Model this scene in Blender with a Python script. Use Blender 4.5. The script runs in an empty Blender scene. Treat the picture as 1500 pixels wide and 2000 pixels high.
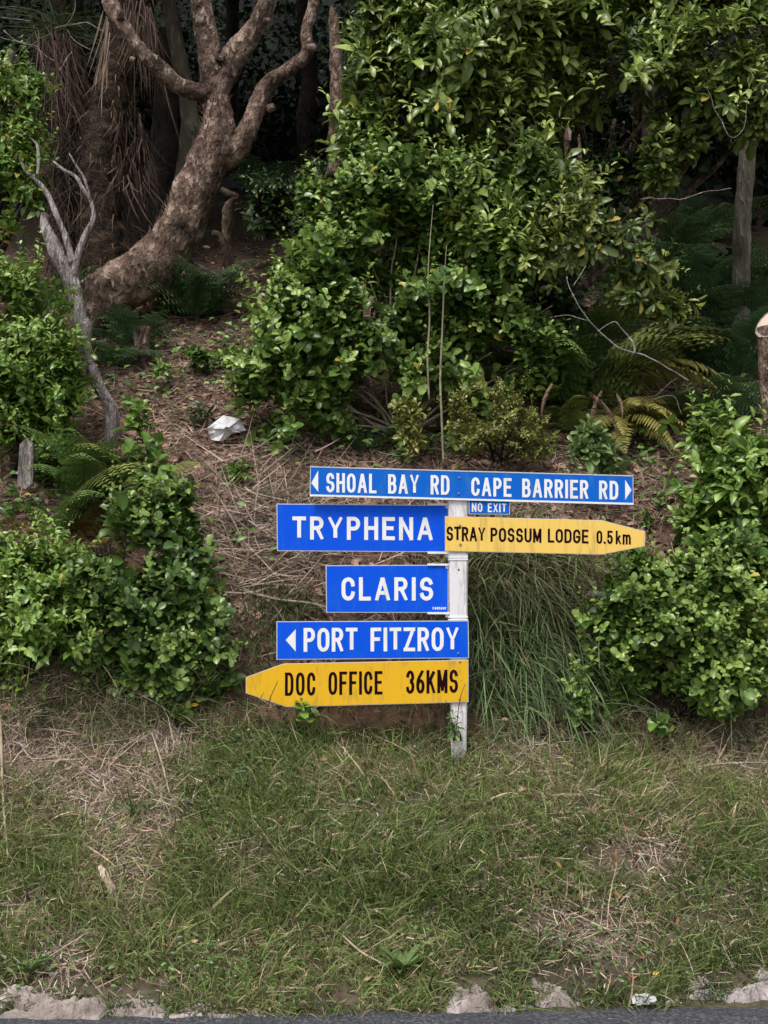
import bpy, math, random
import numpy as np
from mathutils import Vector, Matrix

random.seed(11)
rng = np.random.default_rng(11)
scene = bpy.context.scene
col = scene.collection

# ------------------------------------------------------------------ camera, sky, sun, exposure
PITCH = math.radians(5.0)
CAM = np.array([0.0, 0.0, 1.6])
FPX = 2400.0
cam_d = bpy.data.cameras.new('camera')
cam = bpy.data.objects.new('camera', cam_d)
col.objects.link(cam)
cam.location = CAM
cam.rotation_euler = (math.pi/2 + PITCH, 0, 0)
cam_d.sensor_fit = 'HORIZONTAL'
cam_d.sensor_width = 36.0
cam_d.lens = 36.0*FPX/1500.0
cam_d.clip_end = 3000
scene.camera = cam

SUN_EL, SUN_AZ = math.radians(60), math.radians(205)     # azimuth clockwise from +Y
world = bpy.data.worlds.new('World')
scene.world = world
world.use_nodes = True
wn = world.node_tree
bg = wn.nodes['Background']
sky = wn.nodes.new('ShaderNodeTexSky')
sky.sky_type = 'NISHITA'
sky.sun_disc = False
sky.sun_elevation = SUN_EL
sky.sun_rotation = SUN_AZ
sky.air_density = 1.0
sky.dust_density = 3.0
hs = wn.nodes.new('ShaderNodeHueSaturation')
hs.inputs['Saturation'].default_value = 0.18
wn.links.new(sky.outputs[0], hs.inputs['Color'])
wn.links.new(hs.outputs[0], bg.inputs['Color'])
bg.inputs['Strength'].default_value = 0.13

sun_d = bpy.data.lights.new('sun', 'SUN')
sun_d.energy = 1.5
sun_d.angle = math.radians(18)
sun_d.color = (1.0, 0.955, 0.90)
sun = bpy.data.objects.new('sun', sun_d)
col.objects.link(sun)
sdir = Vector((math.sin(SUN_AZ)*math.cos(SUN_EL), math.cos(SUN_AZ)*math.cos(SUN_EL), math.sin(SUN_EL)))
sun.rotation_euler = sdir.to_track_quat('Z', 'Y').to_euler()
sun.location = sdir*30

scene.view_settings.view_transform = 'Standard'
scene.view_settings.look = 'None'
scene.view_settings.gamma = 1
scene.view_settings.use_curve_mapping = False
scene.view_settings.exposure = 0.55
scene.cycles.max_bounces = 6
scene.cycles.diffuse_bounces = 3
scene.cycles.glossy_bounces = 2
scene.cycles.transmission_bounces = 2

# ------------------------------------------------------------------ picture <-> place
def ray(px, py):
    x = (px-750.0)/FPX; v = (1000.0-py)/FPX
    return x, math.cos(PITCH)-v*math.sin(PITCH), math.sin(PITCH)+v*math.cos(PITCH)
def P(px, py, Y):
    """point at distance Y in front of the camera that lies behind pixel (px, py) of the 1500 x 2000 photograph"""
    x, y, z = ray(px, py)
    return np.array([x/y*Y, Y, CAM[2]+z/y*Y])
def project(p):
    p = np.asarray(p, float)
    dx = p[..., 0]; dy = p[..., 1]; dz = p[..., 2]-CAM[2]
    f = dy*math.cos(PITCH)+dz*math.sin(PITCH)
    u = -dy*math.sin(PITCH)+dz*math.cos(PITCH)
    f = np.where(f < 0.1, 0.1, f)
    return 750+FPX*dx/f, 1000-FPX*u/f

# ------------------------------------------------------------------ numpy noise
def _hash(ix, iy, iz, seed):
    h = (ix*374761393 + iy*668265263 + iz*2147483647 + seed*974711) & 0xFFFFFFFF
    h = ((h ^ (h >> 13))*1274126177) & 0xFFFFFFFF
    h = ((h ^ (h >> 15))*2246822519) & 0xFFFFFFFF
    return ((h ^ (h >> 16)) & 0xFFFFFF)/float(0xFFFFFF)
def vnoise(p, seed=0):
    p = np.asarray(p, float)
    i = np.floor(p).astype(np.int64); f = p-i
    f = f*f*(3-2*f)
    r = 0
    for dx in (0, 1):
        for dy in (0, 1):
            for dz in (0, 1):
                w = (f[..., 0] if dx else 1-f[..., 0])*(f[..., 1] if dy else 1-f[..., 1])*(f[..., 2] if dz else 1-f[..., 2])
                r = r+w*_hash(i[..., 0]+dx, i[..., 1]+dy, i[..., 2]+dz, seed)
    return r*2-1
def fbm(p, freq=1.0, octv=4, seed=0):
    r = 0; a = 0.5; p = np.asarray(p, float)*freq
    for k in range(octv):
        r = r+a*vnoise(p, seed+k*17); p = p*2.03+11.3; a *= 0.5
    return r
def v3(x, y, z=0.0):
    x, y = np.broadcast_arrays(x, y)
    return np.stack([x, y, np.zeros_like(x)+z], -1).astype(float)

# ------------------------------------------------------------------ ground shape
def _z(py, Y):
    x, y, z = ray(750, py); return CAM[2]+z/y*Y
PROF = [(5.16, -0.004), (5.215, 0.0), (5.34, 0.045), (5.45, 0.085), (6.3, 0.45), (7.16, 0.82), (7.28, 0.92),
        (7.40, _z(1375, 7.40)), (7.62, _z(1200, 7.62)), (7.98, _z(1020, 7.98)), (8.35, _z(905, 8.35)), (9.2, _z(760, 9.2)),
        (10.4, _z(620, 10.4)), (11.4, _z(530, 11.4)), (13.2, _z(400, 13.2)), (15, _z(370, 15)+.1), (19, 8.9), (24, 12.5),
        (30, 18.5), (45, 30.0), (70, 44.0), (400, 60.0)]
PY = np.array([a for a, b in PROF]); PZ = np.array([b for a, b in PROF])
def kerb_y(x): return 5.17+0.05*np.clip(x, -30, 30)
def H(x, y):
    x = np.asarray(x, float); y = np.asarray(y, float)
    s = y-0.05*np.clip(x, -30, 30)
    z = np.interp(s, PY, PZ)
    up = np.clip((s-5.35)/0.6, 0, 1)
    z = z + up*0.10*fbm(v3(x, y, 3.1), 0.9, 4, 5) + up*0.03*fbm(v3(x, y, 1.7), 5.0, 3, 9)
    z = z + np.clip((s-7.2)/1.5, 0, 1)*0.22*fbm(v3(x, y, 8.0), 0.55, 2, 21)
    return np.where(s < 5.16, -0.004, z)
def N(x, y, e=0.04):
    n = np.stack([-(H(x+e, y)-H(x-e, y))/(2*e), -(H(x, y+e)-H(x, y-e))/(2*e), np.ones_like(np.asarray(x, float))], -1)
    return n/np.linalg.norm(n, axis=-1, keepdims=True)
def G(px, py):
    """where the line of sight through a pixel meets the bank"""
    x, y, z = ray(px, py)
    Y = np.arange(4.6, 30, 0.01)
    X = x/y*Y; Z = CAM[2]+z/y*Y
    hit = np.nonzero(Z <= H(X, Y))[0]
    k = hit[0] if len(hit) else len(Y)-1
    return np.array([X[k], Y[k], float(H(X[k], Y[k]))])
def soft(px, py, cx, cy, rx, ry):
    return np.exp(-(((px-cx)/rx)**2+((py-cy)/ry)**2))

# ------------------------------------------------------------------ mesh helpers
def mesh_np(name, V, faces, colr=None, mats=(), matidx=None, smooth=True):
    """faces: list of (n, k) int arrays"""
    me = bpy.data.meshes.new(name)
    V = np.asarray(V, np.float32)
    faces = [np.asarray(f, np.int32) for f in faces if len(f)]
    me.vertices.add(len(V)); me.vertices.foreach_set('co', V.ravel())
    nl = sum(f.size for f in faces); nf = sum(len(f) for f in faces)
    me.loops.add(nl); me.loops.foreach_set('vertex_index', np.concatenate([f.ravel() for f in faces]))
    tot = np.concatenate([np.full(len(f), f.shape[1], np.int32) for f in faces])
    st = np.concatenate([[0], np.cumsum(tot)[:-1]]).astype(np.int32)
    me.polygons.add(nf); me.polygons.foreach_set('loop_start', st)
    try: me.polygons.foreach_set('loop_total', tot)
    except Exception: pass
    me.polygons.foreach_set('use_smooth', np.full(nf, smooth, bool))
    for m in mats: me.materials.append(m)
    if matidx is not None: me.polygons.foreach_set('material_index', np.asarray(matidx, np.int32))
    if colr is not None:
        a = me.color_attributes.new('Col', 'FLOAT_COLOR', 'POINT')
        c = np.ones((len(V), 4), np.float32); c[:, :3] = colr
        a.data.foreach_set('color', c.ravel())
    me.update(calc_edges=True)
    return me
class Geo:
    """collects vertices, faces and colours of ONE part"""
    def __init__(s): s.V = []; s.F = {}; s.C = []; s.n = 0
    def add(s, V, faces, c=(1, 1, 1)):
        V = np.asarray(V, float).reshape(-1, 3)
        for f in faces:
            f = np.asarray(f)
            if len(f): s.F.setdefault(f.shape[1], []).append(f+s.n)
        c = np.asarray(c, float)
        s.C.append(np.broadcast_to(c, (len(V), 3)) if c.ndim == 1 else c)
        s.V.append(V); s.n += len(V)
    def mesh(s, name, mat, off=(0, 0, 0), smooth=True):
        return mesh_np(name, np.concatenate(s.V)-np.asarray(off), [np.concatenate(f) for f in s.F.values()], np.concatenate(s.C), [mat], None, smooth)
def link(name, data, parent=None, **props):
    o = bpy.data.objects.new(name, data); col.objects.link(o)
    if parent is not None: o.parent = parent
    for k, v in props.items(): o[k] = v
    return o
def thing(name, loc, label, cat, group=None):
    o = link(name, None, label=label, category=cat)
    o.location = [float(a) for a in loc]
    o.empty_display_size = 0.1
    if group: o['group'] = group
    return o
def part(name, geo, mat, root, parent=None, smooth=True, **props):
    return link(name, geo.mesh(name, mat, root.location, smooth), parent or root, **props)

def catmull(pts, per):
    pts = np.asarray(pts, float)
    q = np.vstack([2*pts[0]-pts[1], pts, 2*pts[-1]-pts[-2]])
    out = []
    for i in range(1, len(q)-2):
        n = max(1, int(per[i-1]) if hasattr(per, '__len__') else per)
        t = np.linspace(0, 1, n, endpoint=False)[:, None]
        a, b, c, d = q[i-1], q[i], q[i+1], q[i+2]
        out.append(0.5*((2*b)+(-a+c)*t+(2*a-5*b+4*c-d)*t**2+(-a+3*b-3*c+d)*t**3))
    out.append(pts[-1][None])
    return np.vstack(out)
def tube(geo, pts, rad, seg=12, step=0.05, amp=0.0, freq=8.0, c=(1, 1, 1), ridges=0.0, cap=True, seed=3, jitter=0.0):
    pts = np.asarray(pts, float); rad = np.asarray(rad, float)
    if len(pts) > 1:
        per = [max(1, int(np.linalg.norm(pts[i+1]-pts[i])/step)) for i in range(len(pts)-1)]
        pr = catmull(np.hstack([pts, rad[:, None]]), per)
        pts, rad = pr[:, :3], np.maximum(pr[:, 3], 0.0008)
    if jitter:
        pts = pts + jitter*np.stack([fbm(pts, 3, 3, seed+k) for k in (1, 2, 3)], -1)
    n = len(pts)
    T = np.gradient(pts, axis=0); T /= np.linalg.norm(T, axis=1, keepdims=True)+1e-9
    u = np.cross(T[0], [0.3, 1, 0.2]); u /= np.linalg.norm(u)
    U = np.zeros_like(T)
    for i in range(n):
        u = u-T[i]*np.dot(u, T[i]); u /= np.linalg.norm(u)+1e-9; U[i] = u
    W = np.cross(T, U)
    a = np.linspace(0, 2*np.pi, seg, endpoint=False)
    D = U[:, None]*np.cos(a)[None, :, None]+W[:, None]*np.sin(a)[None, :, None]
    R = np.repeat(rad[:, None], seg, 1)
    if amp:
        q = pts[:, None]+D*R[..., None]
        R = R*(1+amp*(fbm(q, freq, 4, seed)+0.5*fbm(q, freq*4, 2, seed+5)))
    if ridges:
        R = R*(1+ridges*vnoise(np.stack([np.cos(a)[None]*3+0*R, np.sin(a)[None]*3+0*R, np.repeat(np.arange(n)[:, None]*step*2.5, seg, 1)], -1), seed+9))
    V = (pts[:, None]+D*R[..., None]).reshape(-1, 3)
    i = np.arange(n-1)[:, None]*seg; j = np.arange(seg)[None]; k = (j+1) % seg
    F = np.stack([i+j, i+k, i+seg+k, i+seg+j], -1).reshape(-1, 4)
    fs = [F]
    if cap:
        V = np.vstack([V, pts[0], pts[-1]])
        c0 = n*seg
        fs.append(np.stack([np.full(seg, c0), (np.arange(seg)+1) % seg, np.arange(seg)], -1))
        b = (n-1)*seg
        fs.append(np.stack([np.full(seg, c0+1), b+np.arange(seg), b+(np.arange(seg)+1) % seg], -1))
    geo.add(V, fs, c)
    return pts
def pxpath(lst, Y=None):
    """(px, py, r_px[, Y]) rows to points and radii"""
    pts, rad = [], []
    for r in lst:
        y = r[3] if len(r) > 3 else Y
        pts.append(P(r[0], r[1], y)); rad.append(r[2]*y/FPX)
    return np.array(pts), np.array(rad)

def blades(geo, pos, d, L, W, curve, c, segs=3, seed=0, tipc=None, side=None):
    """thin tapering strips; d: unit directions, curve: sideways bend vector per strip"""
    n = len(pos)
    t = np.linspace(0, 1, segs+1)[None, :, None]
    L = np.broadcast_to(L, n); W = np.broadcast_to(W, n)
    p = pos[:, None]+d[:, None]*(L[:, None, None]*t)+curve[:, None]*(L[:, None, None]*t**2)
    if side is None:
        rv = rng.normal(size=(n, 3)); side = np.cross(d, rv)
    side = side/(np.linalg.norm(side, axis=1, keepdims=True)+1e-9)
    w = (1-np.linspace(0, 1, segs+1)**2.2)[None, :, None]*W[:, None, None]*0.5
    A = p-side[:, None]*w; B = p+side[:, None]*w
    V = np.concatenate([A[:, :segs], B[:, :segs], p[:, segs:]], 1)      # per strip: segs + segs + 1
    m = 2*segs+1
    base = (np.arange(n)*m)[:, None]
    q = np.concatenate([base+np.array([[k, segs+k, segs+k+1, k+1]]) for k in range(segs-1)], 0)
    tr = base+np.array([[segs-1, 2*segs-1, 2*segs]])
    cc = np.repeat(c[:, None], m, 1)
    if tipc is not None:
        tt = np.concatenate([np.linspace(0, 1, segs+1)[:segs]]*2+[[1.0]])[None, :, None]
        cc = cc*(1-tt)+tipc[:, None]*tt
    geo.add(V.reshape(-1, 3), [q, tr], cc.reshape(-1, 3))

# ------------------------------------------------------------------ leaves
def leaf_template(widths, ts, fold=0.25, droop=0.25, ratio=0.5, wavy=0.0, cup=0.0, seed=0):
    r = np.random.default_rng(seed)
    V = [[0, 0, 0]]; tint = [1.25]
    for t, w in zip(ts, widths):
        z = -droop*t*t
        hw = w*ratio*0.5
        V += [[t, -hw*(1+r.normal()*wavy), z+hw*fold*2+r.normal()*wavy*0.2-cup*hw], [t, 0, z], [t, hw*(1+r.normal()*wavy), z+hw*fold*2+r.normal()*wavy*0.2-cup*hw]]
        tint += [0.95, 1.3, 0.95]
    V.append([1.0, 0, -droop*1.05]); tint.append(1.0)
    n = len(ts)
    T = [[0, 2, 1], [0, 3, 2]]
    Q = []
    for k in range(n-1):
        a = 1+3*k; b = a+3
        Q += [[a, a+1, b+1, b], [a+1, a+2, b+2, b+1]]
    a = 1+3*(n-1); e = 1+3*n
    T += [[a, a+1, e], [a+1, a+2, e]]
    return dict(V=np.array(V, float), T=np.array(T), Q=np.array(Q).reshape(-1, 4), tint=np.array(tint))
def make_set(kind):
    out = []
    for s in range(6):
        f = random.uniform(0.10, 0.35); dr = random.uniform(0.02, 0.35)
        if kind == 'round': out.append(leaf_template([.62, 1.0, .78], [.2, .58, .88], f, dr, 0.72, 0.07, seed=s))
        elif kind == 'lance': out.append(leaf_template([.42, 1.0, .72], [.22, .62, .88], f, dr*1.3, 0.40, 0.10, seed=s))
        elif kind == 'oval': out.append(leaf_template([.75, 1.0, .6], [.2, .5, .8], f, dr*1.3, 0.52, 0.06, seed=s))
        elif kind == 'small': out.append(leaf_template([1.0, .7], [.4, .8], f, dr, 0.6, 0.05, seed=s))
        elif kind == 'far': out.append(leaf_template([1.0], [.5], f, dr, 0.6, 0, seed=s))
    return out
LEAFSETS = {k: make_set(k) for k in ('round', 'lance', 'oval', 'small', 'far')}
def norm(a): return a/(np.linalg.norm(a, axis=-1, keepdims=True)+1e-9)
def frames(x, n):
    x = norm(x); z = norm(n-x*np.sum(n*x, -1, keepdims=True)); y = np.cross(z, x)
    return np.stack([x, y, z], -1)          # columns
def add_leaves(geo, tset, pos, R, S, C, which):
    for k, t in enumerate(tset):
        m = which == k
        if not m.any(): continue
        p, r, s, c = pos[m], R[m], S[m], C[m]
        V = p[:, None]+np.einsum('nij,mj->nmi', r, t['V'])*s[:, None, None]
        nv = len(t['V']); b = (np.arange(len(p))*nv)
        F = []
        for key in ('T', 'Q'):
            if len(t[key]): F.append((b[:, None, None]+t[key][None]).reshape(-1, t[key].shape[1]))
        cc = c[:, None]*t['tint'][None, :, None]
        geo.add(V.reshape(-1, 3), F, cc.reshape(-1, 3))

# ------------------------------------------------------------------ materials
MATS = {}
def nodes(name):
    m = bpy.data.materials.new(name); m.use_nodes = True
    nt = m.node_tree; return m, nt, nt.nodes['Principled BSDF']
def mat_attr(name, rough=0.5, spec=0.5, transl=0.0, var=0.25, nscale=9.0, bump=0.0, bscale=60.0):
    m, nt, b = nodes(name)
    at = nt.nodes.new('ShaderNodeAttribute'); at.attribute_name = 'Col'
    tc = nt.nodes.new('ShaderNodeTexCoord')
    no = nt.nodes.new('ShaderNodeTexNoise'); no.inputs['Scale'].default_value = nscale; no.inputs['Detail'].default_value = 3
    nt.links.new(tc.outputs['Object'], no.inputs['Vector'])
    mr = nt.nodes.new('ShaderNodeMapRange'); mr.inputs[1].default_value = 0.25; mr.inputs[2].default_value = 0.75
    mr.inputs[3].default_value = 1-var; mr.inputs[4].default_value = 1+var
    nt.links.new(no.outputs['Fac'], mr.inputs[0])
    mx = nt.nodes.new('ShaderNodeVectorMath'); mx.operation = 'SCALE'
    nt.links.new(at.outputs['Color'], mx.inputs[0]); nt.links.new(mr.outputs[0], mx.inputs['Scale'])
    nt.links.new(mx.outputs[0], b.inputs['Base Color'])
    b.inputs['Roughness'].default_value = rough; b.inputs['Specular IOR Level'].default_value = spec
    if bump:
        n2 = nt.nodes.new('ShaderNodeTexNoise'); n2.inputs['Scale'].default_value = bscale; n2.inputs['Detail'].default_value = 5
        nt.links.new(tc.outputs['Object'], n2.inputs['Vector'])
        bp = nt.nodes.new('ShaderNodeBump'); bp.inputs['Strength'].default_value = bump; bp.inputs['Distance'].default_value = 0.01
        nt.links.new(n2.outputs['Fac'], bp.inputs['Height']); nt.links.new(bp.outputs[0], b.inputs['Normal'])
    if transl:
        tr = nt.nodes.new('ShaderNodeBsdfTranslucent'); nt.links.new(mx.outputs[0], tr.inputs['Color'])
        ms = nt.nodes.new('ShaderNodeMixShader'); ms.inputs[0].default_value = transl
        out = nt.nodes['Material Output']
        nt.links.new(b.outputs[0], ms.inputs[1]); nt.links.new(tr.outputs[0], ms.inputs[2]); nt.links.new(ms.outputs[0], out.inputs[0])
    return m
M_LEAF = mat_attr('glossy_leaf', 0.33, 0.55, 0.20, 0.18, 40)
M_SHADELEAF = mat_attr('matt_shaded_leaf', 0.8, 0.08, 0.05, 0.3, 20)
M_FERN = mat_attr('fern_leaf', 0.55, 0.35, 0.22, 0.2, 30)
M_GRASS = mat_attr('grass_blade', 0.55, 0.3, 0.2, 0.2, 12)
M_STRAW = mat_attr('dry_straw', 0.75, 0.2, 0.05, 0.25, 25)
M_GROUND = mat_attr('soil', 0.92, 0.15, 0.0, 0.45, 22, 0.9, 55)
M_BARK0 = mat_attr('bark_plain', 0.85, 0.2, 0.0, 0.4, 14, 0.8, 70)
M_CONC = mat_attr('weathered_concrete', 0.9, 0.2, 0, 0.3, 14, 0.8, 90)

def mat_bark(name, c1, c2, c3, scale=1.0, stretch=0.45, bump=1.0):
    m, nt, b = nodes(name)
    tc = nt.nodes.new('ShaderNodeTexCoord'); mp = nt.nodes.new('ShaderNodeMapping')
    mp.inputs['Scale'].default_value = (1, 1, stretch)
    nt.links.new(tc.outputs['Object'], mp.inputs[0])
    nz = nt.nodes.new('ShaderNodeTexNoise'); nz.inputs['Scale'].default_value = 6*scale; nz.inputs['Detail'].default_value = 6; nz.inputs['Roughness'].default_value = 0.65
    nt.links.new(mp.outputs[0], nz.inputs['Vector'])
    vo = nt.nodes.new('ShaderNodeTexVoronoi'); vo.inputs['Scale'].default_value = 26*scale; vo.feature = 'F1'
    wv = nt.nodes.new('ShaderNodeVectorMath'); wv.operation = 'MULTIPLY_ADD'
    nt.links.new(nz.outputs['Color'], wv.inputs[0]); wv.inputs[1].default_value = (0.16, 0.16, 0.16); nt.links.new(mp.outputs[0], wv.inputs[2])
    nt.links.new(wv.outputs[0], vo.inputs['Vector'])
    cr = nt.nodes.new('ShaderNodeValToRGB')
    e = cr.color_ramp.elements; e[0].position = 0.33; e[0].color = (*c1, 1); e[1].position = 0.55; e[1].color = (*c2, 1)
    x = e.new(0.72); x.color = (*c3, 1)
    nt.links.new(nz.outputs['Fac'], cr.inputs[0])
    # pale flakes: random cells
    v2 = nt.nodes.new('ShaderNodeSeparateColor'); nt.links.new(vo.outputs['Color'], v2.inputs[0])
    gt = nt.nodes.new('ShaderNodeMapRange'); gt.inputs[1].default_value = 0.72; gt.inputs[2].default_value = 0.95
    nt.links.new(v2.outputs[0], gt.inputs[0])
    ml = nt.nodes.new('ShaderNodeMath'); ml.operation = 'MULTIPLY'; ml.inputs[1].default_value = 0.55; nt.links.new(gt.outputs[0], ml.inputs[0])
    mx = nt.nodes.new('ShaderNodeMix'); mx.data_type = 'RGBA'
    nt.links.new(ml.outputs[0], mx.inputs[0]); nt.links.new(cr.outputs[0], mx.inputs[6]); mx.inputs[7].default_value = (*c3, 1)
    nt.links.new(mx.outputs[2], b.inputs['Base Color'])
    b.inputs['Roughness'].default_value = 0.85; b.inputs['Specular IOR Level'].default_value = 0.25
    n3 = nt.nodes.new('ShaderNodeTexNoise'); n3.inputs['Scale'].default_value = 45*scale; n3.inputs['Detail'].default_value = 6
    nt.links.new(mp.outputs[0], n3.inputs['Vector'])
    ad = nt.nodes.new('ShaderNodeMath'); ad.operation = 'ADD'
    nt.links.new(vo.outputs['Distance'], ad.inputs[0]); nt.links.new(n3.outputs['Fac'], ad.inputs[1])
    bp = nt.nodes.new('ShaderNodeBump'); bp.inputs['Strength'].default_value = bump; bp.inputs['Distance'].default_value = 0.02
    nt.links.new(ad.outputs[0], bp.inputs['Height']); nt.links.new(bp.outputs[0], b.inputs['Normal'])
    return m
M_BARK = mat_bark('scaly_brown_bark', (0.030, 0.018, 0.013), (0.18, 0.118, 0.09), (0.56, 0.42, 0.34), 1.0, .5, 1.5)
M_BARKFERN = mat_bark('fibrous_fern_bark', (0.018, 0.011, 0.008), (0.085, 0.054, 0.034), (0.26, 0.18, 0.12), 1.3, 2.2, 1.8)
M_BARKGREY = mat_bark('weathered_grey_wood', (0.08, 0.055, 0.05), (0.50, 0.43, 0.42), (0.78, 0.71, 0.70), 1.3, 0.16, 1.8)
M_BARKMOSS = mat_bark('lichened_bark', (0.06, 0.055, 0.04), (0.16, 0.14, 0.10), (0.32, 0.30, 0.25), 1.2, 0.3)
M_BARKROOT = mat_bark('pale_root_bark', (0.05, 0.03, 0.02), (0.17, 0.115, 0.08), (0.34, 0.25, 0.18), 1.4, 0.3, 1.4)
M_BARKPALE = mat_bark('pale_stem_bark', (0.20, 0.17, 0.11), (0.36, 0.32, 0.22), (0.5, 0.46, 0.34), 1.2, 0.3, .6)
M_BARKDARK = mat_bark('dark_shaded_bark', (0.012, 0.009, 0.007), (0.035, 0.026, 0.02), (0.08, 0.06, 0.05), 1.0, 0.4)  # dark bark, lowered further so background trunks carry forest shade in their colour

def mat_paint(name, c, rough=0.35, dirt=(0.25, 0.2, 0.15), amount=0.25, spec=0.4, dscale=18, streak=4.0):
    m, nt, b = nodes(name)
    tc = nt.nodes.new('ShaderNodeTexCoord'); mp = nt.nodes.new('ShaderNodeMapping'); mp.inputs['Scale'].default_value = (1, 1, 1/streak)
    nt.links.new(tc.outputs['Object'], mp.inputs[0])
    nz = nt.nodes.new('ShaderNodeTexNoise'); nz.inputs['Scale'].default_value = dscale; nz.inputs['Detail'].default_value = 8; nz.inputs['Roughness'].default_value = 0.7
    nt.links.new(mp.outputs[0], nz.inputs['Vector'])
    mr = nt.nodes.new('ShaderNodeMapRange'); mr.inputs[1].default_value = 0.50; mr.inputs[2].default_value = 0.70; mr.inputs[3].default_value = 0; mr.inputs[4].default_value = amount
    nt.links.new(nz.outputs['Fac'], mr.inputs[0])
    mx = nt.nodes.new('ShaderNodeMix'); mx.data_type = 'RGBA'
    mx.inputs[6].default_value = (*c, 1); mx.inputs[7].default_value = (*dirt, 1)
    nt.links.new(mr.outputs[0], mx.inputs[0]); nt.links.new(mx.outputs[2], b.inputs['Base Color'])
    r2 = nt.nodes.new('ShaderNodeMapRange'); r2.inputs[3].default_value = rough-0.05; r2.inputs[4].default_value = rough+0.25
    nt.links.new(nz.outputs['Fac'], r2.inputs[0]); nt.links.new(r2.outputs[0], b.inputs['Roughness'])
    b.inputs['Specular IOR Level'].default_value = spec
    return m
M_BLUE = mat_paint('blue_sign_sheeting', (0.001, 0.088, 0.76), 0.5, (0.02, 0.15, 0.60), 0.5, spec=.12)
M_BLUE2 = mat_paint('paler_blue_sign_sheeting', (0.003, 0.125, 0.60), 0.5, (0.05, 0.22, 0.55), 0.5, spec=.12)
M_YEL = mat_paint('yellow_sign_sheeting', (0.80, 0.455, 0.018), 0.5, (0.36, 0.22, 0.06), 0.75, spec=.15, dscale=14)
M_YEL2 = mat_paint('faded_yellow_sign_sheeting', (0.90, 0.60, 0.14), 0.5, (0.40, 0.25, 0.09), 0.7, spec=.15, dscale=22, streak=8)
M_SIGNWHITE = mat_paint('white_sign_sheeting', (0.86, 0.86, 0.90), 0.4, (0.55, 0.5, 0.5), 0.4)
M_ALU = mat_paint('dull_aluminium_edge', (0.62, 0.62, 0.66), 0.5, (0.4, 0.33, 0.3), 0.4)
M_INK = mat_paint('dark_brown_lettering', (0.014, 0.003, 0.005), 0.7, (0.05, 0.03, 0.02), 0.2, spec=.05)
M_POST = mat_paint('white_post_paint', (0.80, 0.77, 0.80), 0.55, (0.22, 0.17, 0.14), 0.75, dscale=26, streak=5)
M_BOLT = mat_paint('weathered_steel', (0.26, 0.26, 0.32), 0.45, (0.2, 0.12, 0.08), 0.7)
M_PAPER = mat_paint('white_plastic', (0.72, 0.70, 0.73), 0.45, (0.3, 0.25, 0.2), 0.5)
M_FRESH = mat_paint('fresh_cut_wood', (0.62, 0.48, 0.38), 0.7, (0.35, 0.2, 0.14), 0.6, dscale=10)

def mat_asphalt():
    m, nt, b = nodes('asphalt')
    tc = nt.nodes.new('ShaderNodeTexCoord')
    vo = nt.nodes.new('ShaderNodeTexVoronoi'); vo.inputs['Scale'].default_value = 95
    nt.links.new(tc.outputs['Object'], vo.inputs['Vector'])
    nz = nt.nodes.new('ShaderNodeTexNoise'); nz.inputs['Scale'].default_value = 4; nz.inputs['Detail'].default_value = 8
    nt.links.new(tc.outputs['Object'], nz.inputs['Vector'])
    sp = nt.nodes.new('ShaderNodeSeparateColor'); nt.links.new(vo.outputs['Color'], sp.inputs[0])
    cr = nt.nodes.new('ShaderNodeValToRGB'); e = cr.color_ramp.elements
    e[0].color = (0.022, 0.024, 0.032, 1); e[1].color = (0.13, 0.13, 0.145, 1); e[1].position = 0.95
    x = e.new(0.6); x.color = (0.055, 0.057, 0.068, 1)
    ad = nt.nodes.new('ShaderNodeMath'); ad.operation = 'MULTIPLY'; nt.links.new(sp.outputs[0], ad.inputs[0])
    mr = nt.nodes.new('ShaderNodeMapRange'); mr.inputs[3].default_value = 0.5; mr.inputs[4].default_value = 1.3; nt.links.new(nz.outputs['Fac'], mr.inputs[0])
    nt.links.new(mr.outputs[0], ad.inputs[1]); nt.links.new(ad.outputs[0], cr.inputs[0])
    nt.links.new(cr.outputs[0], b.inputs['Base Color'])
    bp = nt.nodes.new('ShaderNodeBump'); bp.inputs['Strength'].default_value = 0.9; bp.inputs['Distance'].default_value = 0.004; bp.invert = True
    nt.links.new(vo.outputs['Distance'], bp.inputs['Height']); nt.links.new(bp.outputs[0], b.inputs['Normal'])
    b.inputs['Roughness'].default_value = 0.8
    return m
M_ROAD = mat_asphalt()

# ------------------------------------------------------------------ THE SETTING
# masks over the bank, laid out by where things stand in the photograph
STRAW = [(100, 1490, 170, 100, 1), (10, 1390, 90, 80, .8), (330, 1430, 70, 80, .8), (235, 1650, 70, 100, .8), (470, 1230, 60, 60, .6),
         (1040, 1470, 70, 60, .55), (1400, 1440, 120, 70, .8), (1240, 1680, 90, 60, .6), (1180, 1830, 100, 55, .9), (120, 1880, 70, 60, .6),
         (700, 1500, 120, 60, .25), (1330, 1620, 80, 60, .4), (1500, 1500, 60, 100, .5), (600, 1640, 120, 50, .25), (300, 1560, 60, 50, .5), (1150, 1400, 60, 40, .7), (1120, 1570, 60, 40, .4), (1300, 1500, 90, 40, .35), (940, 1430, 50, 30, .4), (820, 1480, 50, 40, .35), (900, 1880, 90, 30, .3), (470, 1700, 70, 60, .25), (40, 1760, 60, 60, .25), (1440, 1800, 70, 60, .3), (1030, 1780, 60, 60, .25)]
def straw_mask(px, py):
    s = 0
    for cx, cy, rx, ry, a in STRAW: s = s+a*soft(px, py, cx, cy, rx, ry)
    return np.clip(s, 0, 1)
GREEN = [(200, 1440, 60, 60), (480, 1440, 90, 70), (500, 1500, 120, 80)]
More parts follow.
